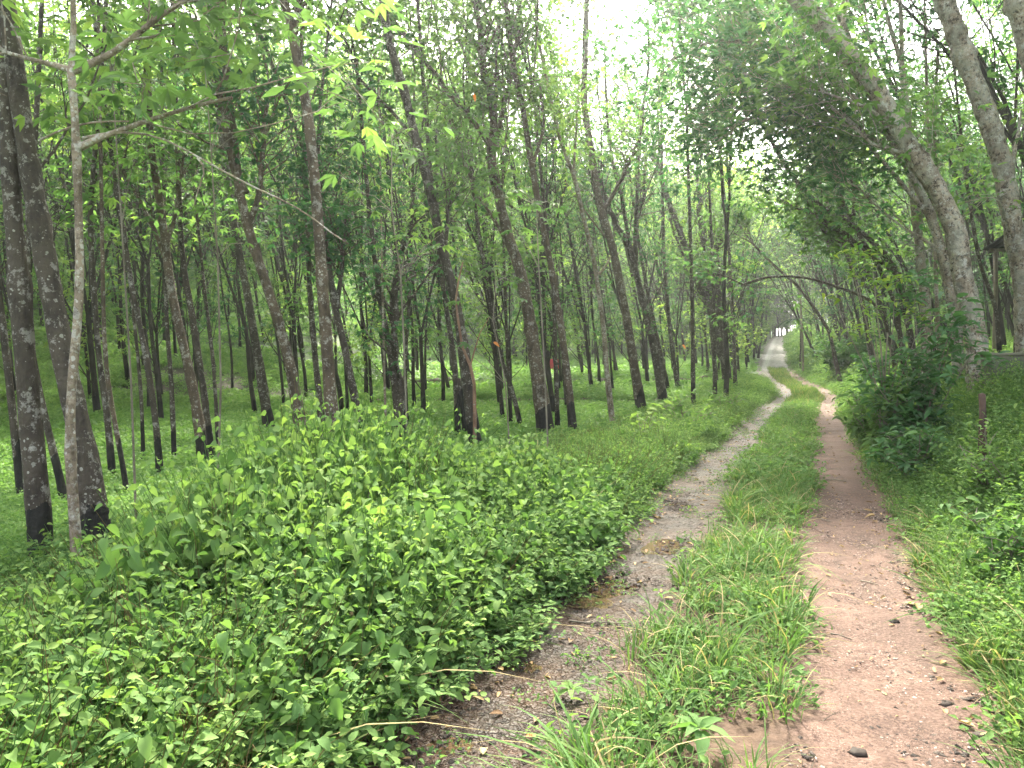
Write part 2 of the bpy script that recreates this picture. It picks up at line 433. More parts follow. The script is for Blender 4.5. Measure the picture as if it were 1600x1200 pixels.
def tube(mb, path, rad, sides=6, tint=.5, cap=True, rough=0.0, rng=None):
    path = np.asarray(path, float); n = len(path)
    rad = np.broadcast_to(np.asarray(rad, float), (n,))
    tan = np.gradient(path, axis=0); tan = nrm(tan)
    ref = np.array([1., 0, 0]) if abs(tan[0][0]) < .8 else np.array([0, 1., 0])
    nx = nrm(np.cross(tan[0], ref)); fr = []
    for i in range(n):
        nx = nx - tan[i] * np.dot(nx, tan[i]); nx = nrm(nx)
        fr.append((nx, np.cross(tan[i], nx)))
    a = np.arange(sides) * 2 * PI / sides
    ca, sa = np.cos(a), np.sin(a)
    vs = []
    for i in range(n):
        rr = rad[i]
        if rough and rng is not None: rr = rad[i] * (1 + rough * rng.uniform(-1, 1, sides))
        vs.append(path[i] + (ca * rr)[:, None] * fr[i][0] + (sa * rr)[:, None] * fr[i][1])
    v = np.concatenate(vs)
    i = np.arange(n - 1)[:, None] * sides; j = np.arange(sides)[None]; j2 = (j + 1) % sides
    q = np.stack([i + j, i + j2, i + sides + j2, i + sides + j], -1).reshape(-1, 4)
    tris = None
    if cap:
        v = np.concatenate([v, path[-1:] + tan[-1] * rad[-1] * .5])
        b = (n - 1) * sides; jj = np.arange(sides)
        tris = np.stack([b + jj, b + (jj + 1) % sides, np.full(sides, n * sides)], -1)
    mb.add(v, tris, q, tint)

def leaves(mb, Pp, D, Nn, L, W, tint, fold=.25):
    """simple folded leaves: 4 vertices, 2 triangles each"""
    n = len(Pp)
    if n == 0: return
    D = nrm(D); S = nrm(np.cross(D, Nn)); Nn = np.cross(S, D)
    L = np.broadcast_to(L, (n,))[:, None]; W = np.broadcast_to(W, (n,))[:, None]
    b = Pp; tip = Pp + D * L - Nn * L * .12
    m = Pp + D * L * .45
    l = m + S * W * .5 + Nn * W * fold; r = m - S * W * .5 + Nn * W * fold
    v = np.stack([b, l, tip, r], 1).reshape(-1, 3)
    k = np.arange(n)[:, None] * 4
    tr = np.concatenate([k + [0, 2, 1], k + [0, 3, 2]], 0)
    mb.add(v, tr, None, np.repeat(np.broadcast_to(tint, (n,)), 4))

def hdleaves(mb, Pp, D, Nn, L, W, tint, droop=.35, fold=.22, heart=.0, pos=(.28, .62), wid=(.92, .78)):
    """detailed leaves: 9 vertices, folded along the midrib and curved"""
    n = len(Pp)
    if n == 0: return
    D = nrm(D); S = nrm(np.cross(D, Nn)); Nn = np.cross(S, D)
    L = np.broadcast_to(L, (n,))[:, None]; W = np.broadcast_to(W, (n,))[:, None]
    dr = np.broadcast_to(droop, (n,))[:, None]
    def at(t, s, f=1.0):
        return Pp + D * L * t - Nn * L * dr * t * t + S * W * s * .5 + Nn * W * abs(s) * fold * f
    b = at(0., 0.)
    l0, r0 = at(-.10 * heart + .05, .55), at(-.10 * heart + .05, -.55)
    l1, m1, r1 = at(pos[0], wid[0]), at(pos[0], 0.), at(pos[0], -wid[0])
    l2, m2, r2 = at(pos[1], wid[1]), at(pos[1], 0.), at(pos[1], -wid[1])
    tip = at(1., 0.)
    v = np.stack([b, l0, r0, l1, m1, r1, l2, m2, r2, tip], 1).reshape(-1, 3)
    k = np.arange(n)[:, None] * 10
    tr = np.concatenate([k + [0, 4, 1], k + [1, 4, 3], k + [0, 2, 4], k + [2, 5, 4], k + [6, 7, 9], k + [7, 8, 9]], 0)
    q = np.concatenate([k + [3, 4, 7, 6], k + [4, 5, 8, 7]], 0)
    mb.add(v, tr, q, np.repeat(np.broadcast_to(tint, (n,)), 10))

# ------------------------------------------------------------------ tagging
def tag(o, label=None, cat=None, group=None, kind=None):
    if label: o['label'] = label
    if cat: o['category'] = cat
    if group: o['group'] = group
    if kind: o['kind'] = kind
    return o
def empty(name, loc, rot=(0, 0, 0)):
    o = bpy.data.objects.new(name, None); C.objects.link(o)
    o.location = loc; o.rotation_euler = rot; o.empty_display_size = .3
    return o
def copy_tree(o, parent=None):
    c = o.copy(); C.objects.link(c)
    if parent is not None: c.parent = parent
    for ch in o.children: copy_tree(ch, c)
    return c

# ------------------------------------------------------------------ ground sheet
def axis(lo, hi, fine, grow, c=0.0):
    a = [0.0]; s = fine
    while a[-1] < hi - c: a.append(a[-1] + s); s *= grow
    b = [0.0]; s = fine
    while b[-1] < c - lo: b.append(b[-1] + s); s *= grow
    return np.array(sorted(set([c + k for k in a] + [c - k for k in b])))
def grid_mesh(X, Y, Z):
    ny, nx = X.shape
    v = np.stack([X, Y, Z], -1).reshape(-1, 3)
    i = np.arange(ny - 1)[:, None] * nx; j = np.arange(nx - 1)[None]
    q = np.stack([i + j, i + j + 1, i + nx + j + 1, i + nx + j], -1).reshape(-1, 4)
    return v, q
xs = axis(-500, 500, .16, 1.018, 1.5); ys = axis(-25, 900, .16, 1.016, 6)
X, Y = np.meshgrid(xs, ys)
def bare_bank(x, y):
    """1 where the brown bank of the hillside is bare"""
    a = sstep(28.5, 29.5, y) * (1 - sstep(33, 35, y)) * sstep(-6, -8, x)
    return .85 * a * sstep(.43, .62, vnoise(x * .22 + 3, y * .35, 77) * .75 + .25 * vnoise(x * 1.3, y * 1.3, 78))
Yc = np.clip(Y, -29, 399)
Z = H(X, Yc) + .03 * fbm(X * 1.5, Y * 1.5, 3) * (np.abs(uoff(X, Y)) > 1.4)
Z = Z - 0.06 * (np.abs(uoff(X, Y)) < 1.42)       # the road sheet lies on this shelf
v, q = grid_mesh(X, Y, Z)
mb = MB(); mb.add(v, None, q)
g = mb.build('ground', M['ground'], attrs={'green': (1 - bare_bank(X, Y)).ravel()})
tag(g, kind='structure')

# the road sheet, fine near the camera
PUD = [(955, 918, .24, .17, 1), (885, 937, .22, .15, 2), (1045, 855, .16, .26, 3), (800, 1042, .15, .07, 4), (1062, 790, .12, .3, 6), (700, 1165, .10, .06, 7)]
PUDC = [ground_at(a[0], a[1]) for a in PUD]
def road_piece(y0, y1, dy, du):
    yy = np.arange(y0, y1 + dy * .5, dy); uu = np.arange(-1.62, 1.62 + du * .5, du)
    U, YY = np.meshgrid(uu, yy)
    XX = cx(YY) + U / .934
    rgh = .02 * fbm(XX * 3, YY * 3, 31) + .02 * fbm(XX * 12, YY * 12, 41, 3) * sstep(.1, -.5, U) + .018 * fbm(XX * 14, YY * 14, 51, 3) - .014 * sstep(.55, .7, vnoise(XX * 5, YY * 3.4, 57)) * sstep(.3, .5, U)
    ZZ = H(XX, YY) + rgh * (1 - sstep(20, 45, YY) * .6) + .006
    for c, a in zip(PUDC, PUD):
        ZZ = ZZ - .026 * np.exp(-(((XX - c[0]) / (a[2] * 1.1)) ** 2 + ((YY - c[1]) / (a[3] * 1.1)) ** 2) ** 1.5)
    edge = sstep(1.25, 1.6, np.abs(U))
    ZZ = ZZ - edge * .05
    return XX, YY, ZZ, U
mbr = MB(); ua = []; fa = []
for (a, b, dy, du) in ((-4, 9, .028, .028), (9, 24, .08, .06), (24, 150, .35, .12)):
    XX, YY, ZZ, U = road_piece(a, b, dy, du)
    v, q = grid_mesh(XX, YY, ZZ); mbr.add(v, None, q); ua.append(U.ravel()); fa.append((sstep(52, 60, YY) * (1 - sstep(.85, 1.1, np.abs(U + .1)))).ravel())
rd = mbr.build('dirt_road', M['road'], attrs={'u': np.concatenate(ua), 'far': np.concatenate(fa)})
tag(rd, kind='structure')

# puddles in the left track
def puddle(px, py, rx, ry, seed):
    c = ground_at(px, py); rng = np.random.default_rng(seed)
    n = 28; a = np.arange(n) * 2 * PI / n
    rr = 1.25 + .22 * np.sin(a * 2 + rng.uniform(0, 6)) + .15 * np.sin(a * 3 + rng.uniform(0, 6)) + .08 * rng.uniform(-1, 1, n)
    dx, dy = rx * rr * np.cos(a), ry * rr * np.sin(a)
    th = R(-20); x = dx * math.cos(th) - dy * math.sin(th); y = dx * math.sin(th) + dy * math.cos(th)
    zc = c[2] - .004
    v = np.concatenate([np.stack([x, y, np.zeros(n)], -1), [[0, 0, 0]]])
    tr = np.stack([np.arange(n), (np.arange(n) + 1) % n, np.full(n, n)], -1)
    m_ = MB(); m_.add(v, tr); o = m_.build('puddle', M['water'], smooth=False); o.location = (c[0], c[1], zc)
    tag(o, kind='structure')
for a in PUD:
    puddle(*a)

# ------------------------------------------------------------------ scatter for stuff (geometry nodes)
def scatter(name, pts, rot, scl, idx, protos, kind='stuff', cat=None, label=None):
    col = bpy.data.collections.new(name + '_kinds')
    for o in protos: col.objects.link(o)
    me = bpy.data.meshes.new(name)
    n = len(pts)
    me.vertices.add(n); me.vertices.foreach_set('co', np.asarray(pts, np.float32).ravel())
    a = me.attributes.new('rot', 'FLOAT_VECTOR', 'POINT'); a.data.foreach_set('vector', np.asarray(rot, np.float32).ravel())
    a = me.attributes.new('scl', 'FLOAT_VECTOR', 'POINT'); a.data.foreach_set('vector', np.asarray(scl, np.float32).ravel())
    a = me.attributes.new('idx', 'INT', 'POINT'); a.data.foreach_set('value', np.asarray(idx, np.int32).ravel())
    o = bpy.data.objects.new(name, me); C.objects.link(o)
    ng = bpy.data.node_groups.new(name, 'GeometryNodeTree')
    ng.interface.new_socket('Geometry', in_out='INPUT', socket_type='NodeSocketGeometry')
    ng.interface.new_socket('Geometry', in_out='OUTPUT', socket_type='NodeSocketGeometry')
    gi = ng.nodes.new('NodeGroupInput'); go = ng.nodes.new('NodeGroupOutput')
    m2p = ng.nodes.new('GeometryNodeMeshToPoints')
    iop = ng.nodes.new('GeometryNodeInstanceOnPoints')
    ci = ng.nodes.new('GeometryNodeCollectionInfo'); ci.inputs['Collection'].default_value = col
    ci.inputs['Separate Children'].default_value = True; ci.inputs['Reset Children'].default_value = True
    def na(nm, typ):
        k = ng.nodes.new('GeometryNodeInputNamedAttribute'); k.data_type = typ; k.inputs['Name'].default_value = nm
        return k.outputs['Attribute']
    e2r = ng.nodes.new('FunctionNodeEulerToRotation')
    L = ng.links.new
    L(gi.outputs[0], m2p.inputs['Mesh']); L(m2p.outputs[0], iop.inputs['Points'])
    L(ci.outputs[0], iop.inputs['Instance']); iop.inputs['Pick Instance'].default_value = True
    L(na('idx', 'INT'), iop.inputs['Instance Index'])
    L(na('rot', 'FLOAT_VECTOR'), e2r.inputs[0]); L(e2r.outputs[0], iop.inputs['Rotation'])
    L(na('scl', 'FLOAT_VECTOR'), iop.inputs['Scale'])
    L(iop.outputs[0], go.inputs[0])
    md = o.modifiers.new('scatter', 'NODES'); md.node_group = ng
    tag(o, label, cat, kind=kind)
    return o

def in_view(x, y, m=1.4):
    return (y > .3) & (np.abs(x) < y * 800 / F * m + 1.5)
def rand_pts(rng, n, x0, x1, y0, y1):
    return rng.uniform(x0, x1, n), rng.uniform(y0, y1, n)

# ------------------------------------------------------------------ plants of the undergrowth
def rdirs(rng, n, up=0.1, spread=.35):
    a = rng.uniform(0, 2 * PI, n); z = rng.normal(up, spread, n)
    return nrm(np.stack([np.cos(a), np.sin(a), z], -1))
def rnormals(rng, n, tilt=.45):
    return nrm(np.stack([rng.normal(0, tilt, n), rng.normal(0, tilt, n), np.ones(n)], -1))

def weed_proto(seed, h=.55, stems=9, spread=.22, leaf=.07, per=9, mat='weed', wide=.8, hd=True, stemr=.0022, name='broad_weed', base_t=.4):
    rng = np.random.default_rng(seed); mb = MB()
    Pp, D, Nn, Ls, T = [], [], [], [], []
    for s in range(stems):
        a = rng.uniform(0, 2 * PI); r0 = spread * math.sqrt(rng.uniform(0, 1)) * .7
        hh = h * rng.choice([rng.uniform(.35, .8), rng.uniform(.8, 1.25)]); out = rng.uniform(.1, .6) * hh
        t = np.linspace(0, 1, 6)
        base = np.array([math.cos(a) * r0, math.sin(a) * r0, 0])
        od = np.array([math.cos(a + rng.normal(0, .5)), math.sin(a + rng.normal(0, .5)), 0])
        path = base + od * (out * t ** 1.6)[:, None] + np.array([0, 0, 1]) * (hh * t * (1 - .12 * t))[:, None] + rng.normal(0, .012, (6, 3)) * t[:, None]
        tube(mb, path, np.linspace(stemr * 1.3, stemr * .6, 6), 3, base_t - .25, cap=False)
        nl = max(3, int(per * hh / h))
        tt = np.linspace(.28, 1.0, nl) + rng.normal(0, .02, nl); tt = np.clip(tt, .15, 1)
        pp = np.stack([np.interp(tt, t, path[:, k]) for k in range(3)], -1)
        ang = a + np.arange(nl) * 2.4 + rng.normal(0, .4, nl)
        d = np.stack([np.cos(ang), np.sin(ang), rng.normal(-.12, .45, nl)], -1)
        pet = leaf * .45 * rng.uniform(.4, 1.2, nl)
        pp2 = pp + nrm(d) * pet[:, None]
        Pp.append(pp2); D.append(d); Nn.append(nrm(rnormals(rng, nl, .6) + .35 * d))
        Ls.append(leaf * rng.uniform(.55, 1.15, nl) * (1.0 - .35 * (tt > .93)))
        T.append(np.clip(base_t + .25 * (tt - .6) + .28 * (tt > .9) + rng.normal(0, .14, nl) + rng.normal(0, .08), 0, .98))
    Pp, D, Nn, Ls, T = map(np.concatenate, (Pp, D, Nn, Ls, T))
    T = np.where(rng.uniform(0, 1, len(T)) < .0025, 1.6, T)
    if hd: hdleaves(mb, Pp, D, Nn, Ls, Ls * wide, T, droop=rng.uniform(.1, .7, len(Pp)), heart=.8)
    else: leaves(mb, Pp, D, Nn, Ls * 1.05, Ls * wide, T)
    return mb.build(name, M[mat], link=False)

def cover_proto(seed, r=.3, h=.14, n=70, leaf=.05, mat='cover', wide=.65, name='ground_cover_clump', base_t=.45, hd=False, tilt=.5):
    rng = np.random.default_rng(seed); mb = MB()
    a = rng.uniform(0, 2 * PI, n); rr = r * np.sqrt(rng.uniform(0, 1, n))
    z = h * rng.uniform(.1, 1, n) * (1 - .5 * (rr / r) ** 2)
    Pp = np.stack([rr * np.cos(a), rr * np.sin(a), z], -1)
    D = rdirs(rng, n, .15, .35); Nn = rnormals(rng, n, tilt)
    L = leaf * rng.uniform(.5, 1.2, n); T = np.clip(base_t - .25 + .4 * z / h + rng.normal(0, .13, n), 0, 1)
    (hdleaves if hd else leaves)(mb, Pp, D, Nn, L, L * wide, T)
    for k in range(max(3, n // 16)):
        tube(mb, np.array([[Pp[k][0] * .7, Pp[k][1] * .7, -.02], Pp[k]]), .0018 + h * .004, 3, .15, cap=False)
    return mb.build(name, M[mat], link=False)

def grass_proto(seed, n=34, h=.26, r=.08, w=.007, mat='grass', name='grass_tuft', arch=.6, dead=.12):
    rng = np.random.default_rng(seed); mb = MB()
    for k in range(n):
        a = rng.uniform(0, 2 * PI); rr = r * math.sqrt(rng.uniform()); b = np.array([rr * math.cos(a), rr * math.sin(a), -.01])
        a2 = a + rng.normal(0, .7); od = np.array([math.cos(a2), math.sin(a2), 0.]); hh = h * rng.uniform(.4, 1.1); ar = arch * rng.uniform(.3, 1.4)
        t = np.linspace(0, 1, 6)
        p = b + od * (hh * ar * t ** 1.8)[:, None] + np.array([0, 0, 1]) * (hh * (t - .42 * ar * t ** 2.6))[:, None]
        s = np.cross(od, [0, 0, 1.]); s = rodr(s, np.array([0, 0, 1.]), rng.normal(0, .4))
        ww = w * rng.uniform(.7, 1.3) * np.array([.6, 1, 1, .85, .55, .04])
        v = np.concatenate([p + s * ww[:, None] * .5, p - s * ww[:, None] * .5])
        q = [[i, i + 1, i + 7, i + 6] for i in range(5)]
        tn = 1.6 if rng.uniform() < dead else np.clip(rng.normal(.42, .16), 0, .9)
        mb.add(v, None, q, tn + np.tile(t, 2) * .1)
    return mb.build(name, M[mat], link=False)

rng = np.random.default_rng(7)
weedsA = [weed_proto(100 + k, h=.50, stems=10, spread=.26, leaf=(.050, .062, .072, .038, .052)[k], per=(12, 10, 9, 15, 12)[k], wide=(.8, .85, .72, .58, .8)[k], base_t=(.40, .58, .26, .42, .66)[k]) for k in range(5)]
weedsB = [weed_proto(130 + k, h=.50, stems=11, spread=.32, leaf=(.06, .05, .07)[k], per=8, wide=.7, hd=False, base_t=.45) for k in range(3)]
def dry_proto(seed):
    rng = np.random.default_rng(seed); mb = MB()
    for k in range(7):
        a = rng.uniform(0, 6.28); t = np.linspace(0, 1, 5); r_ = rng.uniform(.15, .5)
        p = np.array([rng.normal(0, .06), rng.normal(0, .06), 0]) + np.stack([math.cos(a) * r_ * t, math.sin(a) * r_ * t, .62 * t - .25 * r_ * t * t], -1) + rng.normal(0, .02, (5, 3))
        tube(mb, p, np.linspace(.0035, .001, 5), 3, 1.6, cap=False)
    pass
    return mb.build('dry_weed', M['weed'], link=False)
fineW = [weed_proto(150 + k, h=.45, stems=16, spread=.25, leaf=.032, per=12, wide=.55, hd=False, mat='weed', base_t=.55, stemr=.0016) for k in range(2)] + [dry_proto(166)]
fineW += [weed_proto(170, h=.5, stems=9, spread=.22, leaf=.12, per=8, wide=.26, base_t=.5), weed_proto(171, h=.5, stems=5, spread=.2, leaf=.095, per=7, wide=.85, base_t=.5), grass_proto(172, 30, .62, .10, .009, arch=.9)]
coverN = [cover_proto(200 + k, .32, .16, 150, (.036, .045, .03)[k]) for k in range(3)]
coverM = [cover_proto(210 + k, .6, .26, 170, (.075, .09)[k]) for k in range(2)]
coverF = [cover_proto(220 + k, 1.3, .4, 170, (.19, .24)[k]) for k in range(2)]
grassN = [grass_proto(240 + k, (30, 22, 34)[k], (.24, .32, .17)[k], .10, (.0070, .0100, .0058)[k], arch=(.8, 1.0, .9)[k]) for k in range(3)]
grassF = [grass_proto(250 + k, 26, .26, .16, .014) for k in range(2)]
mixN = [cover_proto(260 + k, .16, .10, 38, .035, mat='weed', hd=True, wide=.6, name='small_weed') for k in range(2)]

def place(x, y, rng, s, sz=None, tilt=.12, sink=0.0):
    n = len(x); z = H(x, y) - sink
    pts = np.stack([x, y, z], -1)
    rot = np.stack([rng.normal(0, tilt, n), rng.normal(0, tilt, n), rng.uniform(0, 2 * PI, n)], -1)
    sz = s if sz is None else sz
    scl = np.stack([s, s, sz], -1)
    return pts, rot, scl
def cat_(*parts): return [np.concatenate(k) for k in zip(*parts)]

# --- left verge: waist-high weeds along the road, tallest beside the left foreground
def verge_h(x, y):
    u = uoff(x, y)
    h = .52 - .16 * sstep(7, 16, y)
    mound = .84 * np.exp(-(((x + 1.40) / .80) ** 2 + ((y - 5.4) / 1.4) ** 2))
    mound += .26 * np.exp(-(((x + .3) / .9) ** 2 + ((y - 7.4) / 1.6) ** 2))
    mound -= .22 * np.exp(-(((x + 3.6) / 1.2) ** 2 + ((y - 4.6) / 2.0) ** 2))
    h = h + mound + .34 * fbm(x * 1.1, y * 1.1, 61) + .30 * fbm(x * 3.1, y * 3.1, 62, 2) - .26 * (1 - sstep(.26, .42, vnoise(x * 1.7, y * 1.7, 63))) * (1 - sstep(12, 18, y))
    h = h * (.45 + .55 * sstep(-1.15, -1.75, u))
    return np.clip(h, .12, 1.35)
L_ = []
def add_weeds(n, y0, y1, dens_y, protos_n, off, x_lim=-4.6):
    y = rng.uniform(y0, y1, n); u = -1.12 - np.abs(rng.uniform(0, 1, n)) * (-x_lim - 1.12)
    x = cx(y) + u / .934
    ok = in_view(x, y, 1.25) & (u < -1.14 - .17 * sstep(5, 9, y) - .30 * (vnoise(y * 1.7, 0 * y, 9) - .3))
    x, y = x[ok], y[ok]
    h = verge_h(x, y) * rng.uniform(.8, 1.12, len(x))
    sh = h / .45; s = np.clip(.85 + .25 * sh, .6, 1.3)
    p, r_, s_ = place(x, y, rng, s, sh, .16, .02)
    sp = np.floor((vnoise(x * .9, y * .9, 71) * .8 + rng.uniform(0, .45, len(x))) * protos_n).astype(int) % protos_n
    return p, r_, s_, off + sp
A = add_weeds(2900, 1.2, 7.5, 0, 5, 0, -5.6)
B = add_weeds(3000, 7.0, 15, 0, 5, 0, -4.4)
Bf = add_weeds(1500, 1.5, 9, 0, 3, 8, -5.0)
B[2][:, :2] *= .72; B[2][:, 2] *= .92
Cw = add_weeds(3000, 14, 46, 0, 3, 5, -4.2)
Bf2 = add_weeds(1100, 9, 24, 0, 3, 8, -4.4)
# collection order is alphabetical by name, so give the kinds ordered names
def order(protos):
    for i, o in enumerate(protos): o.name = o.name.split('.')[0] + '.%03d' % (i + 1)
    return protos
def rename_seq(protos, base):
    out = []
    for i, o in enumerate(protos):
        o.name = '%s_kind_%s' % (base, 'abcdefghijklmnop'[i]); out.append(o)
    return out
Cx = add_weeds(420, 1.5, 22, 0, 3, 11, -5.0)
pts, rot, scl, idx = cat_(A, B, Bf, Cw, Bf2, Cx)
o = scatter('verge_weeds', pts, rot, scl, idx, rename_seq(weedsA + weedsB + fineW, 'weed'))
tag(o, 'tangle of broad leaved green weeds filling the left verge of the track', 'weeds')

# --- plantation floor
parts = []
x, y = rand_pts(rng, 5200, -9, 3, 3.0, 13)
ok = in_view(x, y) & (uoff(x, y) < -3.2); x, y = x[ok], y[ok]
parts.append((*place(x, y, rng, rng.uniform(.7, 1.2, len(x))), rng.integers(0, 3, len(x))))
x, y = rand_pts(rng, 9000, -26, 8, 11, 38)
ok = in_view(x, y) & (uoff(x, y) < -2.6) & (bare_bank(x, y) < rng.uniform(.1, 1, len(x))); x, y = x[ok], y[ok]
parts.append((*place(x, y, rng, rng.uniform(.7, 1.3, len(x)) * np.clip(.55 + y / 60, .5, 1)), rng.integers(3, 5, len(x))))
x, y = rand_pts(rng, 9000, -75, 40, 34, 120)
ok = in_view(x, y) & (uoff(x, y) < -2.4) & (bare_bank(x, y) < rng.uniform(.1, 1, len(x))); x, y = x[ok], y[ok]
parts.append((*place(x, y, rng, rng.uniform(.6, 1.1, len(x)), rng.uniform(.5, 1.2, len(x))), rng.integers(5, 7, len(x))))
pts, rot, scl, idx = cat_(*parts)
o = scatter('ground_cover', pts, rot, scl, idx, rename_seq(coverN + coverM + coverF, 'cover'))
tag(o, 'low bright green ground cover under the plantation trees', 'ground cover')

# --- right bank
weedsR = [weed_proto(300 + k, h=.5, stems=12, spread=.28, leaf=(.05, .042, .06)[k], per=11, wide=.62, base_t=.58, hd=(k < 2)) for k in range(3)]
coverR = [cover_proto(310 + k, .35, .22, 150, (.05, .04)[k], mat='weed', base_t=.6, hd=False) for k in range(2)]
coverR2 = [cover_proto(320 + k, .8, .4, 170, .11, mat='weed', base_t=.55) for k in range(2)]
parts = []
y = rng.uniform(1.5, 16, 3600); u = 1.22 + rng.uniform(0, 1, 3600) ** .9 * 6; x = cx(y) + u / .934
ok = in_view(x, y, 1.2) & (u > 1.24 + .16 * vnoise(y * 2, 0 * y, 15)); x, y, u = x[ok], y[ok], u[ok]
hh = (.15 + .30 * sstep(1.2, 2.2, u)) * rng.uniform(.7, 1.2, len(x))
parts.append((*place(x, y, rng, .6 + hh, hh / .5, .15), rng.integers(0, 3, len(x))))
y = rng.uniform(1.5, 20, 3000); u = 1.22 + rng.uniform(0, 1, 3000) * 7; x = cx(y) + u / .934
ok = in_view(x, y, 1.2) & (u > 1.26); x, y, u = x[ok], y[ok], u[ok]
parts.append((*place(x, y, rng, rng.uniform(.6, 1.1, len(x))), rng.integers(3, 5, len(x))))
y = rng.uniform(14, 110, 5200); u = 1.3 + rng.uniform(0, 1, 5200) ** 1.2 * (3 + y * .35); x = cx(y) + u / .934
ok = in_view(x, y, 1.2); x, y, u = x[ok], y[ok], u[ok]
s = (.5 + y / 70) * rng.uniform(.7, 1.3, len(x)) * np.where(u < 2.0, .6, 1)
parts.append((*place(x, y, rng, s, s * 1.2), rng.integers(5, 7, len(x))))
pts, rot, scl, idx = cat_(*parts)
o = scatter('bank_weeds', pts, rot, scl, idx, rename_seq(weedsR + coverR + coverR2, 'bank_weed'))
tag(o, 'small leaved green weeds covering the bank right of the track', 'weeds')

# --- grass of the median and the ragged road edges
parts = []
def strip(n, y0, y1, u0, u1, k0, k1, smin, smax, edge_noise=.18, power=1.0):
    y = rng.uniform(y0, y1, n); c = (u0 + u1) / 2; hw = (u1 - u0) / 2
    t = rng.uniform(-1, 1, n); u = c + np.sign(t) * np.abs(t) ** power * hw
    lim = hw * (.50 + .85 * vnoise(y * 1.6, np.sign(t) * 7 + 9, 17))
    ok = (np.abs(u - c) < lim) & (vnoise(y * 1.9, u * 3.2, 91) > .22)
    y, u = y[ok], u[ok]; x = cx(y) + u / .934
    ok = in_view(x, y, 1.2); x, y = x[ok], y[ok]
    return (*place(x, y, rng, rng.uniform(smin, smax, len(x)), None, .2), rng.integers(k0, k1, len(x)))
parts.append(strip(560, 1.6, 10, -.46, .36, 0, 3, .6, 1.2))
parts.append(strip(420, 1.6, 12, -.50, .38, 5, 7, .6, 1.4))
parts.append(strip(800, 9, 26, -.52, .38, 0, 3, .6, 1.1))
parts.append(strip(900, 9, 26, -.52, .36, 5, 7, .9, 1.9))
parts.append(strip(1100, 24, 58, -.60, .42, 3, 5, .6, 1.2))
parts.append(strip(90, 2, 30, -1.45, -1.15, 0, 3, .4, .8))
parts.append(strip(160, 2, 26, -1.3, -.5, 5, 7, .4, .9))
parts.append(strip(420, 1.6, 7, 1.18, 1.62, 0, 3, .7, 1.25))
parts.append(strip(700, 6, 40, 1.10, 1.55, 0, 3, .5, 1.0))
pts, rot, scl, idx = cat_(*parts)
o = scatter('grass', pts, rot, scl, idx, rename_seq(grassN + grassF + mixN, 'grass'))
tag(o, 'tall green grass growing between the two wheel tracks', 'grass')

# --- loose stone on the left track, grit on the right, fallen leaves and bits of twig
def stone_proto(seed, flat=.35, mat='chip'):
    rng = np.random.default_rng(seed); n = rng.integers(5, 8); a = np.sort(rng.uniform(0, 2 * PI, n)) 
    r = rng.uniform(.6, 1.1, n); mb = MB()
    bot = np.stack([r * np.cos(a), r * np.sin(a), np.full(n, -flat)], -1)
    top = np.stack([r * .8 * np.cos(a), r * .8 * np.sin(a), flat * rng.uniform(.5, 1, n)], -1)
    v = np.concatenate([bot, top, [[0, 0, flat * .85]]])
    i = np.arange(n); j = (i + 1) % n
    mb.add(v, np.stack([n + i, n + j, np.full(n, 2 * n)], -1), np.stack([i, j, n + j, n + i], -1), .5)
    return mb.build('stone', M[mat], link=False, smooth=False)
chips = [stone_proto(400 + k, (.18, .3, .4, .22)[k]) for k in range(4)]
grits = [stone_proto(410 + k, .5, 'grit') for k in range(2)]
def stones(n, y0, y1, u0, u1, s0, s1, k0, k1, pw=2.2, pwy=1.0):
    y = y0 + (y1 - y0) * rng.uniform(0, 1, n) ** pwy; u = rng.uniform(u0, u1, n); x = cx(y) + u / .934
    ok = in_view(x, y, 1.1) & (vnoise(x * 2.2, y * 2.2, 33) > .22); x, y = x[ok], y[ok]
    s = s0 + (s1 - s0) * rng.uniform(0, 1, len(x)) ** pw
    p, r_, s_ = place(x, y, rng, s, None, .25); p[:, 2] += .003; s_[:, 2] *= .6; s_[:, 0] *= rng.uniform(.6, 1.3, len(s))
    return p, r_, s_, rng.integers(k0, k1, len(x))
parts = [stones(9000, 2.0, 9, -1.32, -.35, .006, .026, 0, 4, 2.5, 1.4), stones(4500, 8, 24, -1.3, -.5, .010, .030, 0, 4, 2.2, 1.3),
         stones(900, 2.0, 8, .95, 1.42, .005, .028, 0, 4, 2.5), stones(8000, 2.0, 9, .30, 1.38, .003, .012, 4, 6, 2.0), stones(1200, 2.0, 9, .35, 1.40, .004, .016, 0, 4, 2.0),
         stones(1500, 1.8, 3.5, .3, 1.45, .005, .024, 0, 4, 2.2), stones(1500, 2.0, 9, 1.0, 1.45, .004, .018, 0, 6, 2.0)]
pts, rot, scl, idx = cat_(*parts)
o = scatter('gravel', pts, rot, scl, idx, rename_seq(chips + grits, 'stone'))
tag(o, 'broken dark stone chips bedded in the wheel tracks', 'gravel')

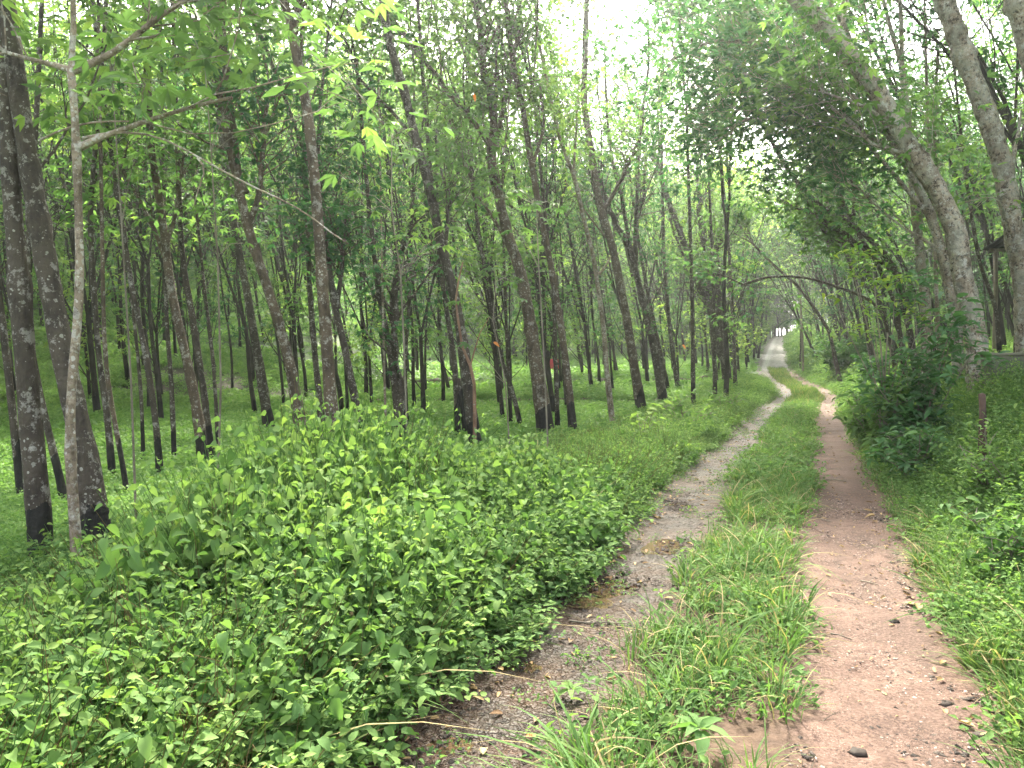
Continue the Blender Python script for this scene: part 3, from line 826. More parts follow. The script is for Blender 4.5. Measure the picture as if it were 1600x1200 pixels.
def litter_proto(seed):
    rng = np.random.default_rng(seed); mb = MB()
    hdleaves(mb, np.zeros((1, 3)), np.array([[1., 0, .1]]), np.array([[0, .1, 1.]]), 1.0, rng.uniform(.35, .6), rng.uniform(.1, 1), droop=rng.uniform(-.1, .3), fold=rng.uniform(.1, .5))
    return mb.build('dry_leaf', M['litter'], link=False)
lits = [litter_proto(430 + k) for k in range(5)]
mbt = MB(); tube(mbt, [[-.5, 0, 0], [-.1, .05, .02], [.2, .02, .01], [.5, -.06, 0]], [.012, .014, .012, .006], 4, .3)
tw = mbt.build('dry_twig', M['twig'], link=False)
parts = []
for (n, y0, y1, u0, u1, k0, k1, s0, s1) in ((260, 2, 14, -1.35, -.4, 0, 5, .02, .07), (170, 2, 14, .35, 1.35, 0, 5, .012, .05), (60, 2, 14, .95, 1.4, 0, 5, .04, .10), (150, 2, 8, .95, 1.5, 0, 5, .02, .06), (160, 2, 12, -1.3, -1.0, 0, 5, .02, .06), (80, 2, 9, .3, 1.4, 5, 6, .02, .09), (320, 2, 12, .35, 1.4, 0, 5, .012, .035), (240, 2, 12, .35, 1.4, 5, 6, .01, .04),
                                            (90, 2, 14, -1.3, 1.3, 5, 6, .05, .22), (500, 14, 50, -1.3, 1.3, 0, 5, .04, .11)):
    y = rng.uniform(y0, y1, n); u = rng.uniform(u0, u1, n); x = cx(y) + u / .934
    p, r_, s_ = place(x, y, rng, rng.uniform(s0, s1, n), None, .15); p[:, 2] += .012
    parts.append((p, r_, s_, rng.integers(k0, k1, n)))
pts, rot, scl, idx = cat_(*parts)
o = scatter('leaf_litter', pts, rot, scl, idx, rename_seq(lits + [tw], 'litter'))
tag(o, 'dry fallen leaves and twigs lying on the track', 'leaf litter')

# ------------------------------------------------------------------ trees
def grow_branch(mb, rng, p, d, L, r, seg=5, wander=.12, up=.15, sides=5, tint=.5):
    pts = [np.array(p, float)]; d = nrm(d); s = L / seg
    for k in range(seg):
        d = nrm(d + rng.normal(0, wander, 3) + np.array([0, 0, up]))
        pts.append(pts[-1] + d * s)
    pts = np.array(pts)
    tube(mb, pts, np.linspace(r, r * .45, seg + 1), sides, tint)
    return pts, d

def side_dir(rng, d, ang):
    k = nrm(np.cross(d, rng.normal(0, 1, 3)))
    return rodr(nrm(d), k, ang)

def leaf_cluster(mb, rng, c, n, spread, L, Wf, tbase, drop=.25):
    """n three-fingered leaves around each of the points c"""
    m = len(c) * n
    P0 = np.repeat(c, n, 0)
    d = rdirs(rng, m, -.05, .45)
    P1 = P0 + d * (spread * rng.uniform(.3, 1.2, m))[:, None] + rng.normal(0, spread * .35, (m, 3))
    tt = np.repeat(np.clip(rng.normal(tbase, .14, len(c)), 0, 1), n) + rng.normal(0, .07, m)
    up = rnormals(rng, m, .45)
    d2 = nrm(d + np.array([0, 0, -drop]))
    for a in (-.75, 0, .75):
        s = np.cross(d2, up)
        dd = d2 * math.cos(a) + s * math.sin(a)
        LL = L * rng.uniform(.7, 1.2, m)
        leaves(mb, P1, dd, up, LL, LL * Wf, np.clip(tt, 0, .98), fold=.15)

def crown_from(mbw, mbl, rng, p, d, L, r, spec, depth=0):
    """a leader: grows a limb, side branches and twigs, and puts leaves at the twig ends"""
    pts, dd = grow_branch(mbw, rng, p, d, L, r, 6, .10, spec['up'], 5 if r > .03 else 4, .5)
    tips = []
    nb = max(3, int(round(spec['nb'] * min(1.0, L / 4.5))))
    tot = len(pts)
    for k in range(nb):
        t = rng.uniform(spec.get('start', .22), 1.0)
        i = min(int(t * (tot - 1)), tot - 2); f = t * (tot - 1) - i
        q = pts[i] * (1 - f) + pts[i + 1] * f
        ax = nrm(pts[i + 1] - pts[i])
        bd = side_dir(rng, ax, rng.uniform(.5, 1.15))
        bl = L * rng.uniform(.18, .38) * (1.15 - .5 * t)
        bp, bdd = grow_branch(mbw, rng, q, bd, bl, r * .28 * (1.1 - .5 * t) + .006, 4, .16, .10, 3, .5)
        for j in range(spec['nt']):
            i2 = rng.integers(1, len(bp)); td = side_dir(rng, bdd, rng.uniform(.3, 1.2))
            tl = bl * rng.uniform(.25, .55)
            e = bp[i2] + nrm(td + np.array([0, 0, .1])) * tl
            if rng.uniform() < .6: tube(mbw, np.array([bp[i2], (bp[i2] + e) / 2 + rng.normal(0, .03, 3), e]), [.007, .005, .003], 3, .5, cap=False)
            tips.append(e)
        tips.append(bp[-1])
    tips.append(pts[-1])
    tips = np.array(tips)
    keep = rng.uniform(0, 1, len(tips)) < spec.get('keep', 1.0)
    tips = tips[keep]
    if len(tips):
        leaf_cluster(mbl, rng, tips, spec['n'], spec['spread'], spec['leaf'], spec.get('wf', .38), spec.get('tint', .45))
    return pts, dd

def tree_mesh(seed, trunk, r0, Htot, spec, bark='bark_far', leafm='canopy', leaders=(2, 4), sides=8, warty=0.0, forks=None, limbs=()):
    """trunk: points relative to the base; forks: optional list of limb polylines (pts, r0, r1, leafy)"""
    rng = np.random.default_rng(seed); mbw, mbl = MB(), MB()
    trunk = np.asarray(trunk, float)
    # resample the trunk smoothly
    seg = np.concatenate([[0], np.cumsum(np.linalg.norm(np.diff(trunk, axis=0), axis=1))])
    n = max(8, int(seg[-1] / (.08 if warty else .15 if forks else .25))); s = np.linspace(0, seg[-1], n)
    tr = np.stack([np.interp(s, seg, trunk[:, k]) for k in range(3)], -1)
    nk = 9 if warty or forks else 5; kk = np.hanning(nk + 2)[1:-1]; kk /= kk.sum(); hk = nk // 2
    trs = np.stack([np.convolve(np.pad(tr[:, k], hk, mode='reflect', reflect_type='odd'), kk, 'valid') for k in range(3)], -1)
    wobble = np.stack([vnoise(s * .7 + seed, s * 0, 3) - .5, vnoise(s * .7 + seed, s * 0 + 5, 4) - .5, s * 0], -1) * .10 * sstep(0, 2, s)[:, None] * min(1, r0 / .1)
    if forks is None: trs = trs + wobble
    taper = 1 - (.06 if warty > .04 else .26) * (1 - np.exp(-s / 1.5)) - (.12 if warty > .04 else .30) * (s / max(seg[-1], 8.0))
    flare = 1 + .16 * np.exp(-s / .18)
    lump = 1 + .12 * (vnoise(s * 2.3 + seed, s * 0, 8) - .5) + .10 * (vnoise(s * 7.3 + seed, s * 0, 9) - .5)
    for kz in range(3 if forks else 0):      # knots and swollen collars
        zk = rng.uniform(.25, .95) * seg[-1]; lump = lump + rng.uniform(.12, .3) * np.exp(-((s - zk) / .07) ** 2)
    rad = r0 * taper * flare * lump
    tube(mbw, trs, rad, sides, .5, rough=.03 + warty, rng=rng)
    top = trs[-1]; d = nrm(trs[-1] - trs[-4]); rt = rad[-1]
    nl = rng.integers(*leaders)
    for k in range(nl):
        ang = rng.uniform(.18, .48) if nl > 1 else .1
        dd = side_dir(rng, d, ang); dd[2] = abs(dd[2])
        crown_from(mbw, mbl, rng, top - d * .05, dd, max(1.5, (Htot - top[2]) * rng.uniform(.8, 1.1)), rt * (.72 if nl > 1 else .95), spec)
    # thin low side branches
    for k in range(spec.get('low', 3)):
        i = rng.integers(int(n * .35), n - 1); dd = side_dir(rng, nrm(trs[i] - trs[i - 1]), rng.uniform(.5, .9))
        sp = dict(spec); sp['nb'] = 3; sp['nt'] = 3; sp['keep'] = spec.get('lowkeep', .6)
        crown_from(mbw, mbl, rng, trs[i], dd, rng.uniform(1.2, 2.8), rad[i] * .28, sp)
    for (pl, ra, rb, leafy) in limbs:
        pl = np.asarray(pl, float); sg = np.concatenate([[0], np.cumsum(np.linalg.norm(np.diff(pl, axis=0), axis=1))])
        m_ = max(6, int(sg[-1] / .15)); ss = np.linspace(0, sg[-1], m_)
        q = np.stack([np.interp(ss, sg, pl[:, k]) for k in range(3)], -1)
        q = np.stack([np.convolve(np.pad(q[:, k], 2, mode='reflect', reflect_type='odd'), [.1, .2, .4, .2, .1], 'valid') for k in range(3)], -1)
        q += (np.stack([vnoise(ss * 3 + k * 9, ss * 0, 7 + k) for k in range(3)], -1) - .5) * ra * 1.2
        tube(mbw, q, np.linspace(ra, rb, m_) * (1 + .5 * np.exp(-ss / .08)) * (1 + .25 * (vnoise(ss * 6 + seed, ss * 0, 12) - .5)), 8, .5, rough=.05, rng=rng)
        if leafy:
            sp = dict(spec); sp['nb'] = leafy; sp['start'] = .02
            # twigs along the limb
            tips = []
            for t in rng.uniform(.3, 1, leafy * 2):
                i = min(int(t * (m_ - 1)), m_ - 2); ax = nrm(q[i + 1] - q[i])
                bp, bd = grow_branch(mbw, rng, q[i], side_dir(rng, ax, rng.uniform(.5, 1.1)), rng.uniform(.6, 2.0) * spec.get('twl', 1.0), max(rb * .6, .008), 5, .2, .08, 3)
                for j in range(3):
                    e = bp[rng.integers(2, 6)]; f_ = e + rng.normal(0, .34, 3) * [1, 1, .6]
                    tube(mbw, np.array([e, f_]), .004, 3, .5, cap=False); tips.append(f_)
                tips.append(bp[-1])
            leaf_cluster(mbl, rng, np.array(tips), max(4, int(spec['n'] * .75)), spec['spread'] * 1.1, spec['leaf'], .38, spec.get('tint', .45))
    return mbw.mesh('trunk', M[bark]), mbl.mesh('crown', M[leafm])

def put_tree(name, label, loc, trunk_me, crown_me, group=None, cat='tree', rot=(0, 0, 0), s=1.0):
    root = empty(name, loc, rot); root.scale = (s, s, s)
    tag(root, label, cat, group)
    t = bpy.data.objects.new('trunk', trunk_me); C.objects.link(t); t.parent = root
    if len(crown_me.vertices):
        c = bpy.data.objects.new('crown', crown_me); C.objects.link(c); c.parent = root
    return root

SPEC = dict(up=.10, nb=12, nt=4, n=9, spread=.32, leaf=.15, keep=.82, tint=.5, low=3)
hand_xy = []
def hand_tree(label, pix, wpx, seed, bark='bark', leafm='canopy', spec=None, Htot=14, wtop=None, name='rubber_tree', sides=12, leaders=(2, 4),
              depth=None, group=None, warty=0.0, limbs=(), base_h=None, ext=None, cat='tree'):
    """pix: (px,py) points up the trunk, base first (where it meets the ground, or hidden); wpx: width in photo pixels at the base"""
    if depth is None: b = ground_at(*pix[0])
    else:
        b = P(pix[0][0], pix[0][1], depth); b[2] = float(H(b[0], b[1]))
    d = b[1]
    pts = [np.zeros(3)]
    for k, p in enumerate(pix[1:]):
        pts.append(P(p[0], p[1], d) - b)
    pts = np.array(pts); pts[0, 2] = -.1
    r0 = wpx / F * d / 2
    # carry the trunk on past the last given point, bending upward
    if ext:
        dd = nrm(pts[-1] - pts[-2])
        for k in range(int(ext / .8)):
            dd = nrm(dd + np.array([0, 0, .10])); pts = np.concatenate([pts, [pts[-1] + dd * .8]])
    lb = []
    for (pl, wa, wb, leafy) in limbs:
        q = []
        for k, p in enumerate(pl):
            dz = p[2] if len(p) > 2 else 0
            q.append(P(p[0], p[1], d + dz) - b)
        lb.append((q, wa / F * d / 2, wb / F * d / 2, leafy))
    sp = dict(SPEC); sp.update(spec or {})
    tm, cm = tree_mesh(seed, pts, r0, Htot, sp, bark, leafm, leaders, sides, warty, forks=True, limbs=lb)
    hand_xy.append((b[0], b[1]))
    return put_tree(name, label, b, tm, cm, group, cat)

# ------------------------------------------------------------------ the trees one can tell apart, left of the track
hand_tree('thick dark rubber tree at the left edge with red brown stripe above blackened foot',
          [(68, 903), (58, 760), (42, 600), (31, 450), (20, 330), (12, 220), (10, 110), (0, 0)], 40, 11, ext=3)
hand_tree('thickest dark rubber tree, leaning left, blackened foot just right of the pale trunk',
          [(162, 903), (140, 740), (112, 620), (88, 503), (58, 333), (38, 208), (24, 120), (10, 0)], 45, 12, ext=3)
hand_tree('thin pale lichen spotted tree with bare forking limbs before the two thick dark trunks',
          [(126, 935), (119, 860), (112, 750), (106, 650), (120, 520), (127, 450), (121, 292), (120, 229), (115, 125), (110, 104)], 18, 13,
          bark='bark_pale', Htot=6.4, leaders=(1, 2), spec=dict(low=0, nb=4, nt=3, leaf=.16),
          limbs=[([(110, 108), (60, 92), (0, 83), (-60, 60)], 8, 4, 3),
                 ([(110, 108), (140, 98), (179, 83), (233, 33), (290, 0), (360, -30, .3)], 11, 6, 7),
                 ([(122, 228), (140, 212), (167, 204), (208, 196), (258, 179), (325, 162), (360, 150)], 10, 5, 2),
                 ([(128, 215), (170, 202), (215, 203), (250, 210), (308, 246), (350, 268), (400, 296), (442, 308), (483, 329), (517, 371), (545, 380)], 4, 1.8, 0),
                 ([(60, 219), (120, 188), (200, 190)], 3.5, 3, 0),
                 ([(308, 246), (332, 262), (308, 285), (302, 322)], 3, 1.5, 0)], name='young_tree')
hand_tree('slender dark rubber tree with a black foot at the far left edge', [(36, 780), (21, 658), (8, 540), (-6, 420), (-10, 250)], 14, 14, ext=4)
hand_tree('thin rubber tree leaning hard left between the two thick dark trunks', [(104, 788), (90, 730), (74, 670), (50, 560), (40, 450), (50, 300)], 13, 15, ext=4)
hand_tree('dark straight rubber tree right of the thick leaning trunk, black at the foot', [(177, 752), (167, 640), (154, 560), (146, 450), (140, 330), (150, 220)], 12, 16, bark='bark', ext=4)
hand_tree('thin speckled brown tree rising just right of the dark straight trunk', [(201, 777), (190, 715), (179, 660), (167, 590), (162, 520), (160, 400)], 9, 17, bark='bark_brown', ext=4)
hand_tree('rubber tree with a short black foot alone in the pale green clearing on the left', [(251, 752), (246, 680), (237, 610), (225, 540), (208, 460), (190, 350)], 12, 18, ext=4)
hand_tree('very thin dark trunk beside the rubber tree standing alone on the left', [(224, 722), (222, 640), (216, 560), (206, 470)], 7, 19, ext=5, spec=dict(n=5))
hand_tree('thin dark upright rubber tree just left of the heavily lichen speckled leaning one', [(273, 727), (268, 600), (260, 500), (258, 400)], 9, 20, ext=5)
hand_tree('lichen speckled leaning rubber tree whose foot touches a darker twin trunk', [(321, 738), (308, 640), (287, 540), (267, 458), (258, 375), (246, 292), (235, 233), (232, 150)], 19, 21, ext=4, bark='bark_brown',
          limbs=[([(262, 420), (240, 360), (205, 290), (180, 240)], 8, 3, 8), ([(258, 380), (275, 330), (285, 240)], 7, 3, 8)])
hand_tree('smooth dark twin trunk touching the lichen speckled leaning rubber tree', [(333, 728), (317, 600), (300, 490), (284, 400), (280, 300)], 13, 22, ext=4)
hand_tree('thin dark trunk behind the right side of the speckled leaning pair', [(342, 720), (338, 640), (333, 560), (322, 470)], 7, 23, ext=5)
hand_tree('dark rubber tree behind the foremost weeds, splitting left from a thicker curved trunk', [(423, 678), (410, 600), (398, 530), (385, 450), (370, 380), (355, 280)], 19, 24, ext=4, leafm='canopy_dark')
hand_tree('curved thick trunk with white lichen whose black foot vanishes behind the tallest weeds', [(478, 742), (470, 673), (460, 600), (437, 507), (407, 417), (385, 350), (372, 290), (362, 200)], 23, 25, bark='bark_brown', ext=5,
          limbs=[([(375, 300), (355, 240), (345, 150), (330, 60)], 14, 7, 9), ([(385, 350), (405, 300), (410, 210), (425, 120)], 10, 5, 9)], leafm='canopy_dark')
hand_tree('dark trunk half hidden by the big brown lichen spotted tree', [(508, 712), (500, 630), (493, 567), (487, 500), (483, 433), (480, 350)], 13, 26, ext=4)
hand_tree('big brown lichen spotted tree with knobbly knots reaching out of the picture top',
          [(530, 790), (525, 707), (517, 633), (510, 533), (502, 417), (496, 333), (483, 187), (471, 125), (455, 42), (440, -10)], 27, 27, bark='bark_brown', ext=3, warty=.03,
          limbs=[([(458, 50), (463, 10), (468, -40)], 9, 6, 5), ([(471, 130), (468, 80), (480, 0)], 3, 2, 2)])
hand_tree('dark leaning rubber tree forking like a Y right of the big brown spotted tree', [(573, 724), (563, 667), (550, 600), (537, 533), (523, 483), (515, 433)], 16, 28, ext=2,
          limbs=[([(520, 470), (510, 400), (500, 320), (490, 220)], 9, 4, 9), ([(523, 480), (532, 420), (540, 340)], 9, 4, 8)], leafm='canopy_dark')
hand_tree('very thin pale trunk standing by itself left of the fluted double trunk', [(604, 701), (602, 640), (600, 560), (598, 470)], 5, 29, bark='bark_pale', ext=5, spec=dict(n=4, nb=6))
hand_tree('fluted double trunk with two black feet in the middle of the plantation', [(624, 698), (620, 633), (613, 580), (606, 527), (593, 467), (585, 400)], 13, 30, ext=4, leafm='canopy_dark',
          limbs=[([(629, 690), (624, 620), (617, 533), (617, 467), (625, 400)], 13, 9, 8)])
hand_tree('slim dark trunk just right of the fluted double trunk', [(636, 672), (633, 600), (634, 540), (640, 470), (642, 400)], 8, 31, ext=5)
hand_tree('pair of dark trunks joined above two black feet', [(716, 688), (714, 640), (710, 560), (700, 500), (690, 430), (680, 340)], 11, 32, ext=5,
          limbs=[([(727, 688), (722, 640), (713, 590)], 11, 10, 0)])
hand_tree('tall leaning rubber tree with a red brown climber winding up its trunk', [(746, 706), (734, 633), (728, 567), (717, 500), (708, 450), (692, 396), (671, 292), (650, 221), (633, 146), (612, 83), (594, -10)], 23, 33,
          ext=4, bark='bark', limbs=[([(692, 396), (700, 330), (690, 260)], 7, 3, 7), ([(650, 221), (625, 190), (560, 120), (540, 70)], 6, 3, 7)])
hand_tree('thin black footed trunk leaning left among the crowded central trees', [(816, 674), (806, 630), (797, 600), (785, 567), (775, 525), (765, 470)], 9, 34, ext=5)
hand_tree('straight thin trunk at the foot of the leaning black footed one', [(799, 672), (797, 630), (793, 560), (790, 480)], 7, 35, ext=5)
hand_tree('broadest brown leaning rubber tree of the centre, forking high into long limbs', [(855, 685), (847, 633), (837, 567), (826, 490), (813, 417), (798, 385), (775, 292), (766, 250), (768, 225)], 29, 36, bark='bark_brown', ext=0,
          Htot=9, leaders=(1, 2), limbs=[([(769, 228), (733, 187), (700, 140), (671, 100), (630, 50), (590, 20)], 10, 5, 12), ([(769, 228), (767, 167), (754, 83), (742, -10)], 13, 8, 9),
                 ([(769, 228), (785, 170), (800, 110), (810, 40)], 9, 5, 9), ([(800, 400), (775, 350), (745, 300), (720, 240), (700, 180)], 6, 3, 6)])
hand_tree('slim brown rubber tree, its black ring set above a brown foot', [(897, 684), (890, 617), (880, 533), (867, 450), (860, 410), (846, 346), (829, 250), (817, 167), (800, 96), (790, 0)], 15, 37, bark='bark_brown', ext=3,
          limbs=[([(829, 260), (850, 200), (845, 130)], 6, 3, 8)])
hand_tree('slim pale tan trunk with no black foot in front of the dark crowded trees', [(959, 672), (950, 600), (942, 500), (927, 400), (912, 342), (898, 275), (879, 233), (866, 180)], 11, 38, bark='bark_pale', ext=3,
          limbs=[([(935, 428), (948, 412), (953, 400)], 4, 3, 0), ([(895, 270), (900, 200), (905, 120)], 4, 2, 4)], name='young_tree')
hand_tree('brown leaning rubber tree with black foot behind the verge weeds', [(1005, 650), (990, 567), (977, 483), (960, 400), (950, 360), (937, 321), (925, 250), (912, 158), (915, 60)], 19, 39, bark='bark_brown', ext=3,
          limbs=[([(940, 330), (965, 290), (990, 240), (1010, 180)], 7, 3, 10)])
hand_tree('leaning trunk forking into a wide V of two limbs right of centre', [(1038, 632), (1020, 533), (1007, 483), (990, 410)], 17, 40, ext=0, Htot=14, leaders=(2, 3),
          limbs=[([(990, 414), (967, 354), (946, 308), (930, 240)], 11, 5, 10), ([(990, 414), (992, 358), (1004, 317), (1012, 240)], 9, 4, 9)], leafm='canopy_dark')
hand_tree('slim grey trunk standing just before the verge shrubs', [(1062, 615), (1053, 567), (1045, 500), (1037, 400), (1035, 300)], 9, 41, ext=4)
hand_tree('dark many stemmed tree fanning upward beside the end of the left track', [(1139, 608), (1127, 533), (1110, 483), (1090, 430), (1073, 390), (1050, 330)], 17, 42, bark='bark', ext=3, leafm='canopy', leaders=(3, 5), Htot=16,
          limbs=[([(1136, 600), (1120, 500), (1105, 430), (1100, 390), (1090, 300)], 13, 6, 8), ([(1136, 600), (1126, 490), (1122, 400), (1130, 320)], 12, 5, 8),
                 ([(1118, 500), (1088, 440), (1060, 380), (1045, 340)], 7, 3, 7)])
hand_tree('thin dark trunk left of the many stemmed tree at the track end', [(1120, 607), (1114, 540), (1108, 470), (1100, 400)], 9, 43, ext=4)
hand_tree('shadowy slim trunk behind the tall leaning ones right of centre', [(1046, 618), (1034, 560), (1017, 483), (1005, 420)], 9, 44, ext=4)

# ------------------------------------------------------------------ right of the track
MOT = dict(bark='bark_mottled', warty=.055, sides=20)
hand_tree('big pale mottled tree leaning left over the track, its warty foot beside the concrete trough',
          [(1531, 582), (1525, 517), (1504, 433), (1492, 354), (1458, 283), (1408, 212), (1367, 137), (1317, 75), (1250, 0)], 32, 51, ext=3, name='mottled_tree', depth=12.5,
          limbs=[([(1480, 330), (1430, 250), (1400, 228), (1370, 232), (1320, 180, .3), (1270, 150, .5)], 8, 3, 9, ), ([(1400, 200), (1360, 170), (1300, 150), (1245, 120)], 6, 3, 9)], **MOT)
hand_tree('big pale mottled tree at the right edge behind the concrete trough',
          [(1606, 560), (1602, 470), (1597, 420), (1583, 354), (1567, 258), (1542, 179), (1508, 92), (1475, 0)], 32, 52, ext=3, depth=13.6, name='mottled_tree',
          spec=dict(low=1), limbs=[([(1597, 420), (1560, 300, -.3), (1520, 315, -.3), (1480, 318, -.3)], 3, 1.5, 1)], **MOT)
hand_tree('dark leaning trunk standing close behind the big warty mottled one',
          [(1503, 560), (1492, 479), (1474, 400), (1452, 330), (1425, 270), (1395, 215)], 22, 53, ext=3, depth=14.5, bark='bark_mottled', leafm='canopy_dark', warty=.03,
          limbs=[([(1455, 340), (1408, 290), (1367, 233), (1325, 179), (1270, 152), (1200, 135), (1120, 150)], 8, 3, 20), ([(1395, 215), (1300, 120), (1200, 70), (1120, 60), (1050, 95)], 9, 3, 24), ([(1330, 182), (1250, 190), (1180, 180), (1110, 210)], 5, 2, 12), ([(1440, 300), (1400, 240), (1330, 215), (1260, 215)], 5, 2, 10), ([(1470, 390), (1400, 350), (1340, 290), (1300, 270)], 5, 2, 10)])
hand_tree('rough brown trunk broken with peeling bark above the yellow tipped sapling',
          [(1452, 548), (1446, 475), (1442, 430), (1433, 354), (1425, 280)], 21, 54, ext=3, depth=16.5, bark='bark_mottled')
hand_tree('tree bent in a long low bow of dark limbs across the track',
          [(1440, 552), (1415, 480), (1404, 429), (1383, 396), (1337, 354), (1283, 325), (1242, 283), (1212, 233)], 13, 55, ext=1, depth=18, bark='bark', Htot=9, leafm='canopy',
          limbs=[([(1383, 396), (1340, 385), (1300, 345), (1260, 330), (1215, 310)], 7, 3, 10), ([(1330, 350), (1335, 300), (1320, 250), (1280, 200)], 5, 3, 9), ([(1404, 429), (1360, 400), (1330, 380), (1290, 370)], 7, 3, 6)])
hand_tree('slim tree whose thin limb arches level across the far end of the track',
          [(1405, 553), (1385, 500), (1367, 471), (1325, 454), (1262, 433), (1200, 431), (1160, 445)], 7, 56, ext=0, Htot=4.5, depth=23, leaders=(1, 2), bark='bark', spec=dict(low=4, leaf=.18, nb=5, n=4, keep=.5))
hand_tree('small leaning tree on the right side where the track bends', [(1316, 553), (1296, 517), (1271, 479), (1242, 442), (1215, 420)], 8, 57, ext=2, depth=36, bark='bark', Htot=9)
hand_tree('slender curved trunk in the gap between the two big mottled trees', [(1565, 535), (1557, 480), (1545, 450), (1530, 412), (1520, 350)], 8, 58, ext=4, depth=19, bark='bark')
hand_tree('thin dark upright stem just left of the right edge mottled tree', [(1588, 525), (1589, 480), (1588, 430), (1586, 330), (1583, 250), (1587, 167)], 8, 59, ext=3, depth=18, bark='bark', leafm='canopy_dark')
hand_tree('pair of pale upright stems rising behind the big leaning mottled trunk', [(1470, 545), (1462, 420), (1456, 290), (1450, 208), (1446, 60)], 8, 60, ext=2, depth=17.5, bark='bark_pale',
          limbs=[([(1458, 350), (1463, 270), (1462, 190), (1466, 80)], 6, 4, 5)])
hand_tree('dark trunk leaning left behind the glossy roadside shrub', [(1420, 550), (1400, 475), (1367, 404), (1330, 350), (1300, 270)], 10, 61, ext=3, depth=20, bark='bark', leafm='canopy_dark')
hand_tree('pale smooth bole filling the top right corner of the view', [(1690, 560), (1672, 400), (1648, 250), (1622, 110), (1598, 20), (1578, -40)], 42, 62, ext=3, depth=12, name='mottled_tree', **MOT)

for (lab, px, d, wpx, sd, lean) in (('tall straight tree on the left verge beyond the many stemmed one', 1150, 33, 8, 151, -20),
        ('tall slim tree between the bend and the small leaning one', 1330, 40, 8, 152, -60), ('tall dark tree behind the tallest roadside shrubs right of the bend', 1372, 27, 10, 153, -90),
        ('tall tree standing free in the wood edge left of the shed', 1500, 24, 11, 154, -60), ('tall slim tree by the verge just right of the slim grey trunk', 1084, 24, 9, 156, -8), ('tall slim tree rising between the broad brown leaning tree and the slim brown one', 872, 19, 9, 159, -25), ('slim straight tall tree on the verge short of the wood edge', 1118, 29, 8, 157, -10), ('slim tall tree behind the glossy shrub reaching far over the track', 1405, 31, 9, 155, -110)):
    hand_tree(lab, [(px, 580), (px + lean * .25, 480), (px + lean * .6, 380), (px + lean, 290)], wpx, sd, bark='bark', ext=3, depth=d, Htot=16, leaders=(3, 5), spec=dict(nb=14, n=9, leaf=.18, spread=.4), leafm='canopy' if sd % 2 else 'canopy_dark')

# ------------------------------------------------------------------ crowded plantation trees behind: one of each kind, then copies
VAR = []
for k in range(9):
    rg = np.random.default_rng(900 + k)
    hf = rg.uniform(2.6, 5.5); lean = rg.uniform(-.02, .05)
    z = np.linspace(0, hf, 7)
    tr = np.stack([-lean * z ** 1.3 + .04 * np.sin(z * 1.3 + k), .03 * np.cos(z + k), z], -1); tr[0, 2] = -.15
    sp = dict(SPEC); sp.update(up=.14, nb=12, nt=4, n=7, leaf=.17, spread=.36, tint=rg.uniform(.35, .7), low=3, lowkeep=.5, keep=.70)
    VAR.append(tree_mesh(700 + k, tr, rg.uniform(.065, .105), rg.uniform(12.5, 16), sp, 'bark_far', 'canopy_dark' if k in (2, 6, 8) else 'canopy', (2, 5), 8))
rng = np.random.default_rng(99)
HX = np.array(hand_xy)
spots = []
for i in range(-40, 34):
    for j in range(0, 40):
        y = 15.0 + j * 2.5 + (i % 2) * 1.1 + rng.normal(0, .4)
        x = i * 2.5 + rng.normal(0, .35) - y * .02
        u = float(uoff(x, y))
        if y > 84: continue
        if abs(x) > y * 800 / F * 1.06 + 1.0: continue
        if (-2.4 if y < 50 else -1.7) < u < (2.6 if y < 50 else 1.9): continue
        dm = np.hypot(HX[:, 0] - x, HX[:, 1] - y).min()
        if dm < 2.0: continue
        if u < 0 and y < 21: continue          # the near rows are the trees placed above
        if u > 0 and y < (21 if u < 5 else 15): continue
        if 54 < y < 74 and -16 < x < 12 and rng.uniform() < .72: continue   # the bright clearing
        if y > 34 and u < -4 and rng.uniform() < .22: continue
        spots.append((x, y, u))
spots.sort(key=lambda s: s[1])
spots = spots[:284]
print('plantation trees', len(spots), 'to', spots[-1][1])
src = {}
for n_, (x, y, u) in enumerate(spots):
    k = int(rng.integers(0, 9)) if u < 0 or rng.uniform() < .5 else int(rng.choice([2, 6, 8]))
    s = float(rng.uniform(.85, 1.12))
    tilt = float(rng.normal(.07, .035)) if u < 0 else float(rng.normal(.30 if u < 6 else .17, .05))
    rot = (float(rng.normal(0, .03)), -tilt, float(rng.normal(0, .5)))
    if u < 0: lab, grp = 'slender dark rubber tree among the crowded trunks far back left of the track', 'crowded plantation trees left of the track'
    else: lab, grp = 'dark tree in the wood behind the bank right of the track', 'trees in the wood right of the track'
    loc = (x, y, float(H(x, y)) - .05)
    if k not in src:
        src[k] = put_tree('rubber_tree', lab, loc, VAR[k][0], VAR[k][1], grp, 'tree', rot, s)
    else:
        o = copy_tree(src[k]); o.location = loc; o.rotation_euler = rot; o.scale = (s, s, s); tag(o, lab, 'tree', grp)

